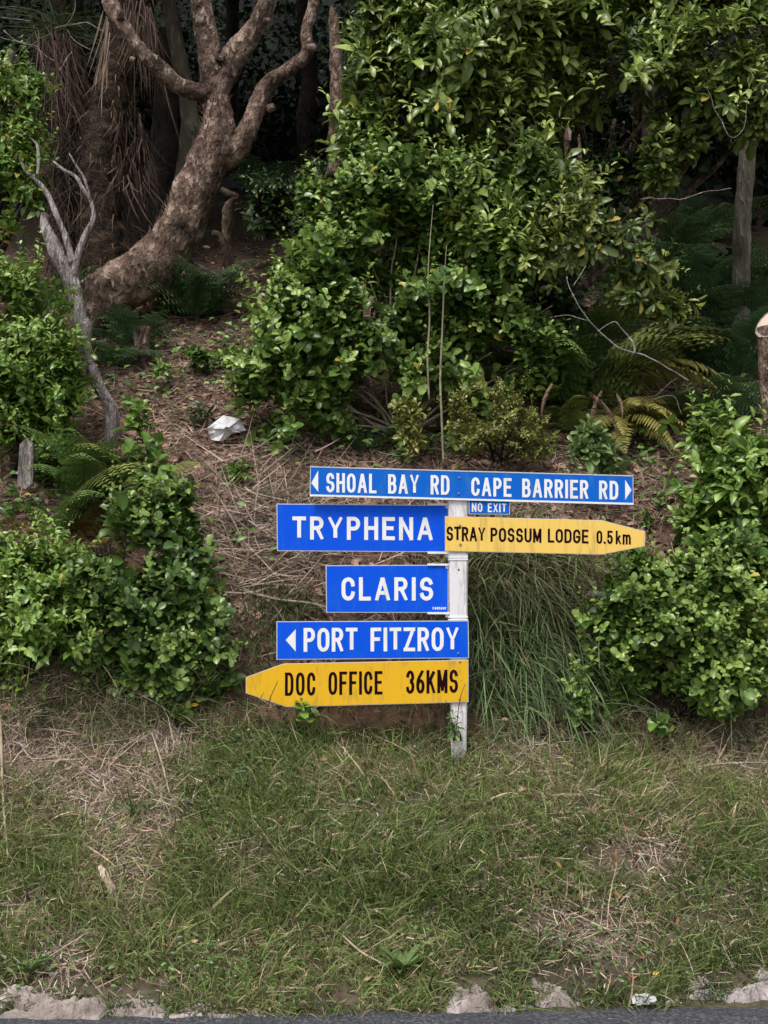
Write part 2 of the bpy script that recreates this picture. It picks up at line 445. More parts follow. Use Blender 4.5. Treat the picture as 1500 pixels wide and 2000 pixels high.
def build_terrain():
    xs = np.concatenate([-np.geomspace(400, 4.4, 22), np.arange(-4.2, 4.2, 0.045), np.geomspace(4.4, 400, 22)])
    ss = np.concatenate([np.arange(5.16, 9.0, 0.04), np.arange(9.0, 14.0, 0.07), np.geomspace(14.2, 400, 34)])
    X, S = np.meshgrid(xs, ss)
    Y = S+0.05*np.clip(X, -30, 30)
    Z = H(X, Y+1e-4)
    V = np.stack([X, Y, Z], -1).reshape(-1, 3)
    nx = len(xs); ny = len(ss)
    i = np.arange(ny-1)[:, None]*nx; j = np.arange(nx-1)[None]
    F = np.stack([i+j, i+j+1, i+nx+j+1, i+nx+j], -1).reshape(-1, 4)
    px, py = project(V)
    s = V[:, 1]-0.05*np.clip(V[:, 0], -30, 30)
    n1 = fbm(V, 1.6, 4, 40)[:, None]; n2 = fbm(V, 7, 3, 44)[:, None]
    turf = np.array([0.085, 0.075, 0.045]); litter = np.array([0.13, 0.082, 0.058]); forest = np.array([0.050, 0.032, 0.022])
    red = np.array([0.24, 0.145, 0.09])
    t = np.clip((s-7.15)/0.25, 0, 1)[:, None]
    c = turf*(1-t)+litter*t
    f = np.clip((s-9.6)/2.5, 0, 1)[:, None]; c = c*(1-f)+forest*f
    f = np.clip((s-11.5)/2.5, 0, 1)[:, None]; c = c*(1-f)+np.array([0.008, 0.007, 0.006])*f  # forest shade painted into the soil: darker upslope, near black at the back
    sm = straw_mask(px, py)[:, None]*(1-t); c = c*(1-sm*.6)+np.array([0.16, 0.12, 0.09])*sm*.6
    r = np.clip(1.2*soft(px, py, 740, 1398, 170, 24)+soft(px, py, 1140, 1215, 50, 40)*1.2, 0, 1)[:, None]
    c = c*(1-r)+red*r
    g = np.clip(soft(px, py, 150, 1880, 60, 30)+soft(px, py, 640, 1940, 90, 20)+soft(px, py, 1180, 1920, 80, 20), 0, 1)[:, None]
    c = c*(1-g)+np.array([0.085, 0.06, 0.045])*g
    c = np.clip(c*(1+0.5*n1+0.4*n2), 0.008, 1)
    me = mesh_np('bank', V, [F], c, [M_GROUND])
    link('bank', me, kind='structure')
build_terrain()
def build_road():
    xs = np.concatenate([-np.geomspace(400, 4, 12), np.linspace(-3.9, 3.9, 240), np.geomspace(4, 400, 12)])
    edge = kerb_y(xs)+0.05*fbm(v3(xs, 0*xs, 2.0), 5, 4, 61)*(abs(xs) < 4)+0.075
    rows = [edge+0.0*xs, edge-0.25, 0*xs-1.2]
    V = np.concatenate([np.stack([xs, r, 0*xs+0.006+(0.004 if k else -0.012)], -1) for k, r in enumerate(rows)])
    n = len(xs)
    F = np.concatenate([np.stack([np.arange(n-1)+k*n, np.arange(n-1)+(k+1)*n, np.arange(n-1)+1+(k+1)*n, np.arange(n-1)+1+k*n], -1) for k in range(2)])
    link('road', mesh_np('road', V, [F], None, [M_ROAD], smooth=False), kind='structure')
    V = [[-400, -400, -0.03], [400, -400, -0.03], [400, 30, -0.03], [-400, 30, -0.03]]
    link('ground', mesh_np('ground', V, [np.array([[0, 1, 2, 3]])], [[.08, .09, .05]]*4, [M_GROUND], smooth=False), kind='structure')
build_road()

# broken concrete kerb
def build_kerb():
    root = link('kerb', None, kind='structure')
    root.location = (0, 5.2, 0)
    rows = [(-60, 200, 1946, 1992, .10), (185, 318, 1956, 1988, .07), (872, 964, 1926, 1978, .10), (1034, 1128, 1924, 1972, .09), (1204, 1300, 1930, 1966, .06),
            (1338, 1570, 1896, 1960, .12), (1150, 1190, 1938, 1970, .06), (480, 520, 1964, 1984, .03), (955, 1040, 1950, 1974, .035), (1290, 1345, 1944, 1964, .04), (1120, 1160, 1952, 1970, .03), (330, 420, 1974, 1990, .02)]
    for k, (a, b, yt, yb, h) in enumerate(rows):
        A = G(a, yb); B = G(b, yb); A = P(a, yb, A[1]); B = P(b, yb, B[1])
        nx, ny = 60, 26
        U, W = np.meshgrid(np.linspace(0, 1, nx), np.linspace(0, 1, ny))
        X0 = A[0]+(B[0]-A[0])*U
        Y0 = A[1]+(B[1]-A[1])*U
        q = v3(X0, W*.3, k*2.7)
        edge = np.minimum(np.minimum(U, 1-U)*abs(B[0]-A[0])/.045, 1)
        X = X0+.03*fbm(q, 7, 3, k)
        Y = Y0+W*.17+.05*fbm(v3(X0, W*.12, k), 8, 4, k+30)
        prof = np.clip(W*7, 0, 1)**.6
        rough = fbm(q, 11, 5, k+70); crack = np.abs(fbm(q, 6, 3, k+90))
        Z = h*.42*(.72+1.6*rough)*prof*edge**.7-.05*np.clip(.06-crack, 0, 1)/.06*.4+.02*np.clip(W-.25, 0, 1)*edge
        Z = np.maximum(Z, -.01)+.012*fbm(q, 45, 3, k)
        Vt = np.stack([X, Y, Z], -1).reshape(-1, 3)
        i = np.arange(ny-1)[:, None]*nx; j = np.arange(nx-1)[None]
        F = np.stack([i+j, i+j+1, i+nx+j+1, i+nx+j], -1).reshape(-1, 4)
        Vb = Vt.copy(); Vb[:, 2] = -0.06
        tone = 1+.5*fbm(Vt, 14, 4, 81+k)+.35*fbm(Vt, 50, 2, 85)
        cc = np.array([0.43, 0.37, 0.37])*tone[:, None]
        moss = np.clip(fbm(Vt, 5, 3, 88)*3+.1, 0, .6)[:, None]; cc = cc*(1-moss)+np.array([.20, .16, .12])*moss
        geo = Geo(); geo.add(np.vstack([Vt, Vb]), [F, F[:, ::-1]+nx*ny], np.vstack([cc, cc]))
        ring = np.concatenate([np.arange(nx-1), np.arange(ny-1)*nx+nx-1, nx*ny-1-np.arange(nx-1), (np.arange(ny-1, 0, -1))*nx])
        rn = np.roll(ring, -1)
        geo.F[4].append(np.stack([rn, ring, ring+nx*ny, rn+nx*ny], -1))
        part('concrete_piece', geo, M_CONC, root, smooth=False)
build_kerb()

# ------------------------------------------------------------------ signpost and lettering
def arc(cx, cy, rx, ry, a0, a1, n=9):
    return [(cx+rx*math.cos(math.radians(a)), cy+ry*math.sin(math.radians(a))) for a in np.linspace(a0, a1, n)]
GL = {}
def g(ch, w, *strokes): GL[ch] = (w, strokes)
stad = arc(.5, .7, .5, .3, 180, 0)+arc(.5, .3, .5, .3, 0, -180)
g('A', 1.15, ([(0, 0), (.46, 1)], 0), ([(1, 0), (.54, 1)], 0), ([(.2, .3), (.8, .3)], 2))
g('B', .95, ([(0, 0), (0, 1)], 0), ([(0, 1), (.5, 1)]+arc(.55, .76, .38, .24, 80, -80)+[(.5, .52), (0, .52)], 0), ([(.5, .52)]+arc(.6, .26, .4, .26, 80, -80)+[(.5, 0), (0, 0)], 0))
g('C', .95, (arc(.5, .7, .5, .3, 5, 180)+arc(.5, .3, .5, .3, 180, 355), 0))
g('D', .98, ([(0, 0), (0, 1), (.45, 1)]+arc(.5, .68, .5, .32, 85, 0)+arc(.5, .32, .5, .32, 0, -85)+[(.45, 0)], 1))
g('E', .86, ([(1, 1), (0, 1), (0, 0), (1, 0)], 0), ([(0, .52), (.85, .52)], 0))
g('F', .84, ([(1, 1), (0, 1), (0, 0)], 0), ([(0, .52), (.82, .52)], 0))
g('G', 1.0, (arc(.5, .7, .5, .3, 8, 180)+arc(.5, .3, .5, .3, 180, 360)+[(1, .46), (.58, .46)], 0))
g('H', .98, ([(0, 0), (0, 1)], 0), ([(1, 0), (1, 1)], 0), ([(0, .52), (1, .52)], 2))
g('I', .0, ([(0, 0), (0, 1)], 0))
g('K', 1.0, ([(0, 0), (0, 1)], 0), ([(1, 1), (.02, .36)], 2), ([(.36, .6), (1, 0)], 0))
g('L', .80, ([(0, 1), (0, 0), (1, 0)], 0))
g('M', 1.2, ([(0, 0), (0, 1)], 0), ([(1, 0), (1, 1)], 0), ([(.04, 1), (.5, .12)], 0), ([(.96, 1), (.5, .12)], 0))
g('N', 1.0, ([(0, 0), (0, 1)], 0), ([(1, 0), (1, 1)], 0), ([(.02, 1), (.98, 0)], 0))
g('O', 1.0, (stad, 1))
g('P', .92, ([(0, 0), (0, 1), (.5, 1)]+arc(.55, .74, .45, .26, 85, -85)+[(.5, .48), (0, .48)], 0))
g('R', .96, ([(0, 0), (0, 1), (.5, 1)]+arc(.55, .75, .42, .25, 85, -85)+[(.5, .50), (0, .50)], 0), ([(.52, .5), (1, 0)], 0))
g('S', .95, (arc(.5, .74, .47, .26, 18, 230, 12)+arc(.5, .27, .5, .27, 50, -165, 13), 0))
g('T', .95, ([(0, 1), (1, 1)], 0), ([(.5, 1), (.5, 0)], 2))
g('U', .98, ([(0, 1)]+arc(.5, .3, .5, .3, 180, 360)+[(1, 1)], 0))
g('X', 1.0, ([(0, 0), (1, 1)], 0), ([(0, 1), (1, 0)], 0))
g('Y', 1.08, ([(0, 1), (.5, .45), (1, 1)], 0), ([(.5, .45), (.5, 0)], 2))
g('Z', .95, ([(0, 1), (1, 1)], 0), ([(0, 0), (1, 0)], 0), ([(.97, 1), (.03, 0)], 0))
g('0', .85, (stad, 1))
g('3', .9, ([(.02, .80)]+arc(.5, .75, .46, .25, 160, -75, 12)+arc(.48, .27, .52, .27, 75, -165, 13), 0))
g('5', .85, ([(.92, 1), (.12, 1), (.05, .52)]+arc(.5, .32, .5, .32, 130, -160, 13), 0))
g('6', .9, ([(.8, 1)]+arc(.9, .36, .9, .5, 128, 180, 7)+arc(.5, .28, .5, .28, 180, 540, 18), 0))
g('.', .0, ([(0, 0), (0, 0.02)], 0))
g('k', .8, ([(0, 0), (0, 1)], 0), ([(.92, .68), (.02, .24)], 2), ([(.35, .42), (1, 0)], 0))
g('m', 1.35, ([(0, 0), (0, .7)], 0), ([(0, .5)]+arc(.25, .48, .25, .22, 170, 0, 7)+[(.5, 0)], 0), ([(.5, .5)]+arc(.75, .48, .25, .22, 170, 0, 7)+[(1, 0)], 0))
g('r', .5, ([(0, 0), (0, .7)], 0), ([(0, .45)]+arc(.6, .4, .6, .28, 160, 80, 5), 0))
g('e', .8, ([(0, .36), (1, .36)]+arc(.5, .35, .5, .35, 0, 330, 12), 0))
g('n', .8, ([(0, 0), (0, .7)], 0), ([(0, .45)]+arc(.5, .42, .5, .28, 170, 0, 7)+[(1, 0)], 0))
g('s', .8, (arc(.5, .52, .45, .18, 20, 230, 8)+arc(.5, .18, .5, .18, 50, -165, 9), 0))
def stroke2d(pts, closed, sw, ext):
    p = np.array(pts, float)
    keep = [0]+[i for i in range(1, len(p)) if np.linalg.norm(p[i]-p[i-1]) > 1e-3]
    p = p[keep]
    if closed and np.linalg.norm(p[0]-p[-1]) < 1e-3: p = p[:-1]
    if not closed and ext:
        d0 = p[0]-p[1]; d1 = p[-1]-p[-2]
        p[0] = p[0]+d0/np.linalg.norm(d0)*sw/2; p[-1] = p[-1]+d1/np.linalg.norm(d1)*sw/2
    n = len(p); A = []; B = []
    for i in range(n):
        a = p[i]-p[i-1] if (i > 0 or closed) else p[1]-p[0]
        b = p[(i+1) % n]-p[i] if (i < n-1 or closed) else a
        a = a/np.linalg.norm(a); b = b/np.linalg.norm(b)
        na = np.array([-a[1], a[0]]); nb = np.array([-b[1], b[0]])
        m = na+nb; l = np.linalg.norm(m); m = m/l if l > 1e-6 else na
        k = min(1/max(np.dot(m, na), 0.3), 1.75)
        A.append(p[i]+m*sw/2*k); B.append(p[i]-m*sw/2*k)
    V = np.array(A+B); r = range(n if closed else n-1)
    return V, np.array([[i, (i+1) % n, n+(i+1) % n, n+i] for i in r])
def lettering(geo, text, x0, x1, yb0, yb1, h, sw, Y, gap=0.28, space=0.7, k_y=1.0):
    """text between photo columns x0..x1, baseline from yb0 to yb1, cap height h (photo px), on the plane at distance Y"""
    sk = h-sw
    tot = 0; gaps = 0
    for i, ch in enumerate(text):
        if ch == ' ': tot += space
        else: tot += GL[ch][0]
        if i < len(text)-1 and ch != ' ' and text[i+1] != ' ': tot += gap
    nch = sum(c != ' ' for c in text)
    S = (x1-x0-nch*sw)/tot
    x = x0; q = 0
    if isinstance(geo, list): words_ = geo; geo = Geo(); words_.append(geo)
    for i, ch in enumerate(text):
        if ch == ' ':
            x += space*S; geo = Geo(); words_.append(geo); continue
        w, strokes = GL[ch]
        for pts, fl in strokes:
            pp = [(x+sw/2+a*w*S, sw/2+b*sk) for a, b in pts]
            V2, F = stroke2d(pp, fl == 1, sw, fl == 0)
            V3 = []
            V2[:, 0] = np.clip(V2[:, 0], x, x+w*S+sw); V2[:, 1] = np.clip(V2[:, 1], 0, h)
            nh = len(V2)//2
            for vi, (a, b) in enumerate(V2):
                yb = yb0+(yb1-yb0)*(a-x0)/(x1-x0)
                V3.append(P(a, yb-b, Y-0.00025*(q % 4)-0.0002*((vi % nh)/nh if fl != 1 else 0)))
            geo.add(V3, [F]); q += 1
        x += w*S+sw
        if i < len(text)-1 and text[i+1] != ' ': x += gap*S
def prism(geo, poly, Yf, th):
    """plate with its front at distance Yf; poly in photo px, clockwise"""
    n = len(poly)
    A = [P(a, b, Yf) for a, b in poly]; B = [p+np.array([0, th, 0]) for p in A]
    geo.add(A+B, [])
    geo.F.setdefault(n, []).append(np.array([list(range(n))[::-1]])+geo.n-2*n)
    geo.F[n].append(np.array([[n+i for i in range(n)]])+geo.n-2*n)
    geo.F.setdefault(4, []).append(np.array([[i, (i+1) % n, n+(i+1) % n, n+i] for i in range(n)])+geo.n-2*n)
def inset(poly, d):
    p = np.array(poly, float); n = len(p); out = []
    for i in range(n):
        a = p[i]-p[i-1]; b = p[(i+1) % n]-p[i]; a /= np.linalg.norm(a); b /= np.linalg.norm(b)
        na = np.array([-a[1], a[0]]); nb = np.array([-b[1], b[0]]); m = na+nb; m /= np.linalg.norm(m)
        out.append(tuple(p[i]+m*d/max(np.dot(m, na), .3)))
    return out
YS = 7.13
post_foot = G(897, 1466)
SIGN = thing('signpost', P(897, 1472, 7.2), 'white square signpost carrying seven blue and yellow direction boards on the grass bank', 'signpost')
def build_post():
    geo = Geo()
    rows = [(974, 876.5, 913), (1092, 877.5, 913), (1290, 879.5, 913), (1372, 880.5, 912.5), (1500, 882, 911)]
    V = []; yf, yb = YS+0.012, YS+0.118
    rr = []
    for py, a, b in rows:
        A = P(a, py, yf); B = P(b, py, yf)
        bev = 0.008
        ring = [(A[0]+bev, yf), (B[0]-bev, yf), (B[0], yf+bev), (B[0], yb-bev), (B[0]-bev, yb), (A[0]+bev, yb), (A[0], yb-bev), (A[0], yf+bev)]
        rr.append([(x, y, A[2]) for x, y in ring])
    V = np.array(rr).reshape(-1, 3)
    F = [[i*8+j, i*8+8+j, i*8+8+(j+1) % 8, i*8+(j+1) % 8] for i in range(4) for j in range(8)]
    geo.add(V, [np.array(F)]); geo.F.setdefault(8, []).append(np.array([[7, 6, 5, 4, 3, 2, 1, 0][::-1]]))
    p = part('post', geo, M_POST, SIGN, smooth=False)
    for y0, y1, proud in ((1086, 1089.5, .004), (1091, 1094, .004), (1203.5, 1207, .004), (1209, 1211.5, .004), (1083, 1085, .002)):
        geo = Geo(); prism(geo, [(876, y0), (914, y0), (914, y1), (876, y1)], yf-proud, 0.11)
        part('strap', geo, M_SIGNWHITE, SIGN, smooth=False)
    # drilled hole and peeled nicks low on the post
    geo = Geo()
    c = P(896, 1113, yf-.0015); a = np.linspace(0, 2*np.pi, 10, endpoint=False)
    geo.add(np.array([c+[.005*math.cos(t), 0, .007*math.sin(t)] for t in a]), []); geo.F.setdefault(10, []).append(np.arange(10)[None, ::-1])
    part('screw_hole', geo, M_INK, SIGN, smooth=False)
build_post()
def board(name, label, poly, face_mat, Y, rim=1.6, th=0.006):
    geo = Geo(); prism(geo, poly, Y, th)
    b = part('sign_board', geo, M_ALU, SIGN, smooth=False, label=label)
    geo = Geo(); prism(geo, inset(poly, rim), Y-0.0012, 0.0008)
    part('sign_face', geo, face_mat, SIGN, b, smooth=False)
    return b
def letters(b, mat, items, name='lettering'):
    for it in items:
        gs = []; lettering(gs, *it[0], **it[1])
        for geo in gs: part(name, geo, mat, SIGN, b, smooth=False)
def tri(b, pts, Y, mat=M_SIGNWHITE):
    geo = Geo(); prism(geo, pts, Y-.0022, .0006); part('arrow', geo, mat, SIGN, b, smooth=False)
def bolt(b, px, py, Y, r=0.006):
    geo = Geo(); c = P(px, py, Y-.0015)
    a = np.linspace(0, 2*np.pi, 6, endpoint=False)+.3
    A = np.array([c+[r*math.cos(t), 0, r*math.sin(t)] for t in a]); B = A+[0, -.005, 0]
    a2 = np.linspace(0, 2*np.pi, 6, endpoint=False)+.3
    C = np.array([c+[r*.7*math.cos(t), -.0065, r*.7*math.sin(t)] for t in a2])
    geo.add(np.vstack([A, B, C]), [np.array([[i, (i+1) % 6, 6+(i+1) % 6, 6+i] for i in range(6)]+[[6+i, 6+(i+1) % 6, 12+(i+1) % 6, 12+i] for i in range(6)])])
    geo.F.setdefault(6, []).append(np.arange(12, 18)[None])
    part('bolt', geo, M_BOLT, SIGN, b, smooth=False)
LZ = 0.0022
b = board('s', 'long blue road name board with white arrows at both ends', [(605.5, 911.5), (1237, 929.5), (1237.5, 984), (605, 967)], M_BLUE2, YS, 1.5)
letters(b, M_SIGNWHITE, [(('SHOAL BAY RD', 637, 878, 961.5, 966.5, 38, 5.5, YS-LZ), dict(gap=.34, space=2.0)),
                         (('CAPE BARRIER RD', 920.5, 1207.5, 968.5, 976, 36.5, 5.5, YS-LZ), dict(gap=.34, space=1.8))])
tri(b, [(608, 943.5), (621.5, 919), (621.5, 960.5)], YS); tri(b, [(1221, 937), (1233.5, 957), (1221, 976.5)], YS)
for p in ((897, 933), (896, 964)): bolt(b, *p, YS)
geo = Geo(); prism(geo, [(605, 965.5), (1237.5, 982.3), (1237.5, 986), (605, 969)], YS-0.004, .012); part('edge_rail', geo, M_SIGNWHITE, SIGN, b, smooth=False)
geo = Geo(); prism(geo, [(605.5, 910.5), (1237, 928.5), (1237, 930.5), (605.5, 912.5)], YS-0.003, .011); part('edge_rail', geo, M_ALU, SIGN, b, smooth=False)
b = board('s', 'blue board reading TRYPHENA, clamped to the side of the post', [(540, 983.5), (876, 986.5), (876, 1078.5), (541, 1076)], M_BLUE, YS+.055, 1.6)
letters(b, M_SIGNWHITE, [(('TRYPHENA', 571, 845.5, 1053.5, 1055.5, 45, 7.5, YS+.055-LZ), dict(gap=.40))])
letters(b, M_BLUE2, [(('rsenser', 847, 868, 1073.5, 1073.5, 7.5, 1.3, YS+.055-LZ), dict(gap=.35))], 'maker_mark')
def clamp(b, y0, y1, Yc):
    geo = Geo(); prism(geo, [(835, y0), (879, y0+.3), (879, y1+.3), (835, y1)], Yc-.012, .024); part('clamp', geo, M_SIGNWHITE, SIGN, b, smooth=False)
    geo = Geo(); prism(geo, [(869, y1), (880, y1), (880, y1+6), (871, y1+6)], Yc-.004, .012); part('clamp_foot', geo, M_ALU, SIGN, b, smooth=False)
clamp(b, 983, 987, YS+.055); clamp(b, 1077.5, 1081.5, YS+.055)
b = board('s', 'short blue board reading CLARIS, clamped to the side of the post', [(636, 1104), (876, 1103), (876, 1197), (637, 1196.5)], M_BLUE, YS+.055, 1.6)
letters(b, M_SIGNWHITE, [(('CLARIS', 667, 846, 1173, 1173, 45.5, 7.6, YS+.055-LZ), dict(gap=.40))])
letters(b, M_SIGNWHITE, [(('rsenser', 845, 872, 1190.5, 1190.5, 6.5, 1.3, YS+.055-LZ), dict(gap=.35))], 'maker_mark')
clamp(b, 1100.5, 1104.5, YS+.055); clamp(b, 1195.5, 1199.5, YS+.055)
b = board('s', 'blue board reading PORT FITZROY with a small white left arrow', [(540, 1213.5), (915, 1212), (916, 1285.5), (540, 1288.5)], M_BLUE, YS, 1.6)
letters(b, M_SIGNWHITE, [(('PORT FITZROY', 593, 896, 1273, 1271.5, 46.5, 7.1, YS-LZ), dict(gap=.28, space=1.55))])
tri(b, [(558, 1250), (577.5, 1229), (577.5, 1272.5)], YS); bolt(b, 895, 1276, YS)
b = board('s', 'golden yellow board pointed at its left end reading DOC OFFICE', [(480, 1322.5), (553, 1296), (915, 1288.5), (915, 1371.5), (560, 1381), (480, 1354)], M_YEL, YS-.002, 1.1)
letters(b, M_INK, [(('DOC', 556.5, 616, 1359, 1358.5, 45.5, 5.6, YS-.002-LZ), dict(gap=.42)), (('OFFICE', 641.5, 747, 1357.5, 1356, 45.5, 5.6, YS-.002-LZ), dict(gap=.36)),
                   (('36KMS', 793, 894.5, 1355, 1353, 45.5, 5.8, YS-.002-LZ), dict(gap=.30))])
bolt(b, 898, 1292, YS-.002); bolt(b, 898, 1365, YS-.002)
b = board('s', 'small blue board reading NO EXIT under the road name board', [(915.5, 972), (996, 974), (996, 1005), (915.5, 1004)], M_BLUE2, YS+.010, 1.3)
letters(b, M_SIGNWHITE, [(('NO EXIT', 921.5, 989, 999.5, 1001, 17.5, 2.8, YS+.010-LZ), dict(gap=.4, space=1.7))])
b = board('s', 'faded yellow board pointed at its right end reading STRAY POSSUM LODGE', [(869, 1008), (1175, 1016), (1260.5, 1038), (1259.5, 1067), (1175, 1083.5), (869, 1076.5)], M_YEL2, YS-.001, 1.0)
letters(b, M_INK, [(('STRAY', 872, 948, 1056, 1058, 28, 4.3, YS-.001-LZ), dict(gap=.2)), (('POSSUM', 958, 1057.5, 1058, 1060, 27.5, 4.3, YS-.001-LZ), dict(gap=.26)),
                   (('LODGE', 1070, 1149.5, 1059.5, 1061.5, 27, 4.2, YS-.001-LZ), dict(gap=.26)), (('0.5', 1165, 1197, 1062, 1062.5, 26, 4.0, YS-.001-LZ), dict(gap=.28)),
                   (('km', 1202.5, 1232, 1063, 1063.5, 26.5, 3.8, YS-.001-LZ), dict(gap=.28))])
bolt(b, 898, 1026, YS-.001, .008); bolt(b, 899, 1063, YS-.001, .008)

# ------------------------------------------------------------------ vegetation builders
def seg_inside(pos):
    px, py = project(pos)
    return (px > 5) & (px < 1495) & (py > 5) & (py < 1995)
GREENS = dict(
    mid=[(0.052, 0.105, 0.022), (0.112, 0.192, 0.038), (0.235, 0.34, 0.075)],
    bright=[(0.065, 0.130, 0.020), (0.130, 0.225, 0.036), (0.23, 0.35, 0.07)],
    olive=[(0.055, 0.095, 0.022), (0.13, 0.19, 0.040), (0.28, 0.36, 0.085)],
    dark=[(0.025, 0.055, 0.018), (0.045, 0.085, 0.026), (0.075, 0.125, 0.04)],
    yellow=[(0.14, 0.17, 0.035), (0.20, 0.22, 0.05), (0.28, 0.27, 0.07)],
)
_leafmesh = {}
def leaf_mesh(kind, v, c):
    key = (kind, v, c)
    if key not in _leafmesh:
        t = LEAFSETS[kind][v]
        C = np.array(c)[None]*t['tint'][:, None]
        _leafmesh[key] = mesh_np('leaf', t['V'], [t['T'], t['Q']], C, [M_LEAF])
    return _leafmesh[key]
def sprig_leaves(p, d, kind, style, size, k, palette, yel=0.02, upw=0.5):
    """leaves of all sprigs at points p with directions d"""
    n = len(p)
    up = np.array([0, -0.35, 1.0])
    a = norm(np.cross(d, rng.normal(size=(n, 3)))); bb = np.cross(d, a)
    tw = size*(1.7 if style == 'pair' else 0.5)
    ps, xs, ns, ss = [], [], [], []
    ph = rng.uniform(0, 6.28, n)
    S0 = size*rng.uniform(0.75, 1.25, n)
    for j in range(k):
        if style == 'pair':
            lev = j//2; az = ph+lev*1.57+(j % 2)*math.pi; t = 0.15+0.85*lev/max(1, (k-1)//2); el = math.radians(62-22*t)
            sc = 1.0-0.35*t
        else:
            az = ph+j*2.4; t = j/(k-1); el = math.radians(82-48*t); sc = 1.0-0.45*t
        el = el+rng.normal(0, .2, n)
        az = az+rng.normal(0, .25, n)
        rad = a*np.cos(az)[:, None]+bb*np.sin(az)[:, None]
        x = d*np.cos(el)[:, None]+rad*np.sin(el)[:, None]
        x[:, 2] -= 0.10
        pos = p-d*(tw*(1-t))+rad*0.003
        nn = d*np.sin(el)[:, None]-rad*np.cos(el)[:, None]*0.6+up*upw+rng.normal(0, .22, (n, 3))
        ps.append(pos); xs.append(x); ns.append(nn); ss.append(S0*sc*rng.uniform(.8, 1.15, n))
    ps = np.concatenate(ps); R = frames(np.concatenate(xs), np.concatenate(ns)); S = np.concatenate(ss)
    m = len(ps)
    pal = np.array(palette)
    base = np.clip(1+0.9*fbm(p, 1.7, 2, 55)+rng.normal(0, .35, n), 0, 2)
    ci = np.tile(base, k)+rng.normal(0, .35, m)
    ci = np.clip(np.rint(ci), 0, 2).astype(int)
    C = pal[ci]*rng.uniform(.85, 1.15, m)[:, None]
    yy = rng.random(m) < yel
    C[yy] = np.array([0.42, 0.33, 0.06])*rng.uniform(.6, 1.1, (yy.sum(), 1))
    ci = np.where(yy, 3, ci)
    return ps, R, S, C, ci, rng.integers(0, 6, m)
def blob_points(blobs, n, Ydef, shell=0.55, gapn=0.25, gfreq=3.0, seed=0, depth=0.8):
    cs, rs, ws = [], [], []
    for b in blobs:
        Y = b[4] if len(b) > 4 else Ydef
        c = P(b[0], b[1], Y); rx = b[2]*Y/FPX; rz = b[3]*Y/FPX
        ry = (b[5] if len(b) > 5 else depth)*min(rx, rz)
        cs.append(c); rs.append((rx, ry, rz)); ws.append((rx*rz)**0.9+0.002)
    cs = np.array(cs); rs = np.array(rs); ws = np.array(ws)/sum(ws)
    k = rng.choice(len(cs), n*2, p=ws)
    u = norm(rng.normal(size=(n*2, 3))); r = rng.uniform(shell**3, 1, n*2)**(1/3)
    p = cs[k]+u*rs[k]*r[:, None]
    warp = np.stack([fbm(p, 3.2, 3, 301+seed), fbm(p, 3.2, 3, 302+seed), fbm(p, 3.2, 3, 303+seed)], -1)
    p = p+warp*np.minimum(rs[k].max(1), .42)[:, None]*1.05
    out_ = rng.random(n*2) < .14
    p = p+u*(out_*rng.uniform(.04, .16, n*2)*np.minimum(1, rs[k].max(1)/.2))[:, None]
    g = fbm(p, gfreq, 3, 90+seed)
    keep = np.nonzero(g > np.quantile(g, gapn))[0]
    keep = keep[:n]
    return p[keep], u[keep], k[keep], cs, rs
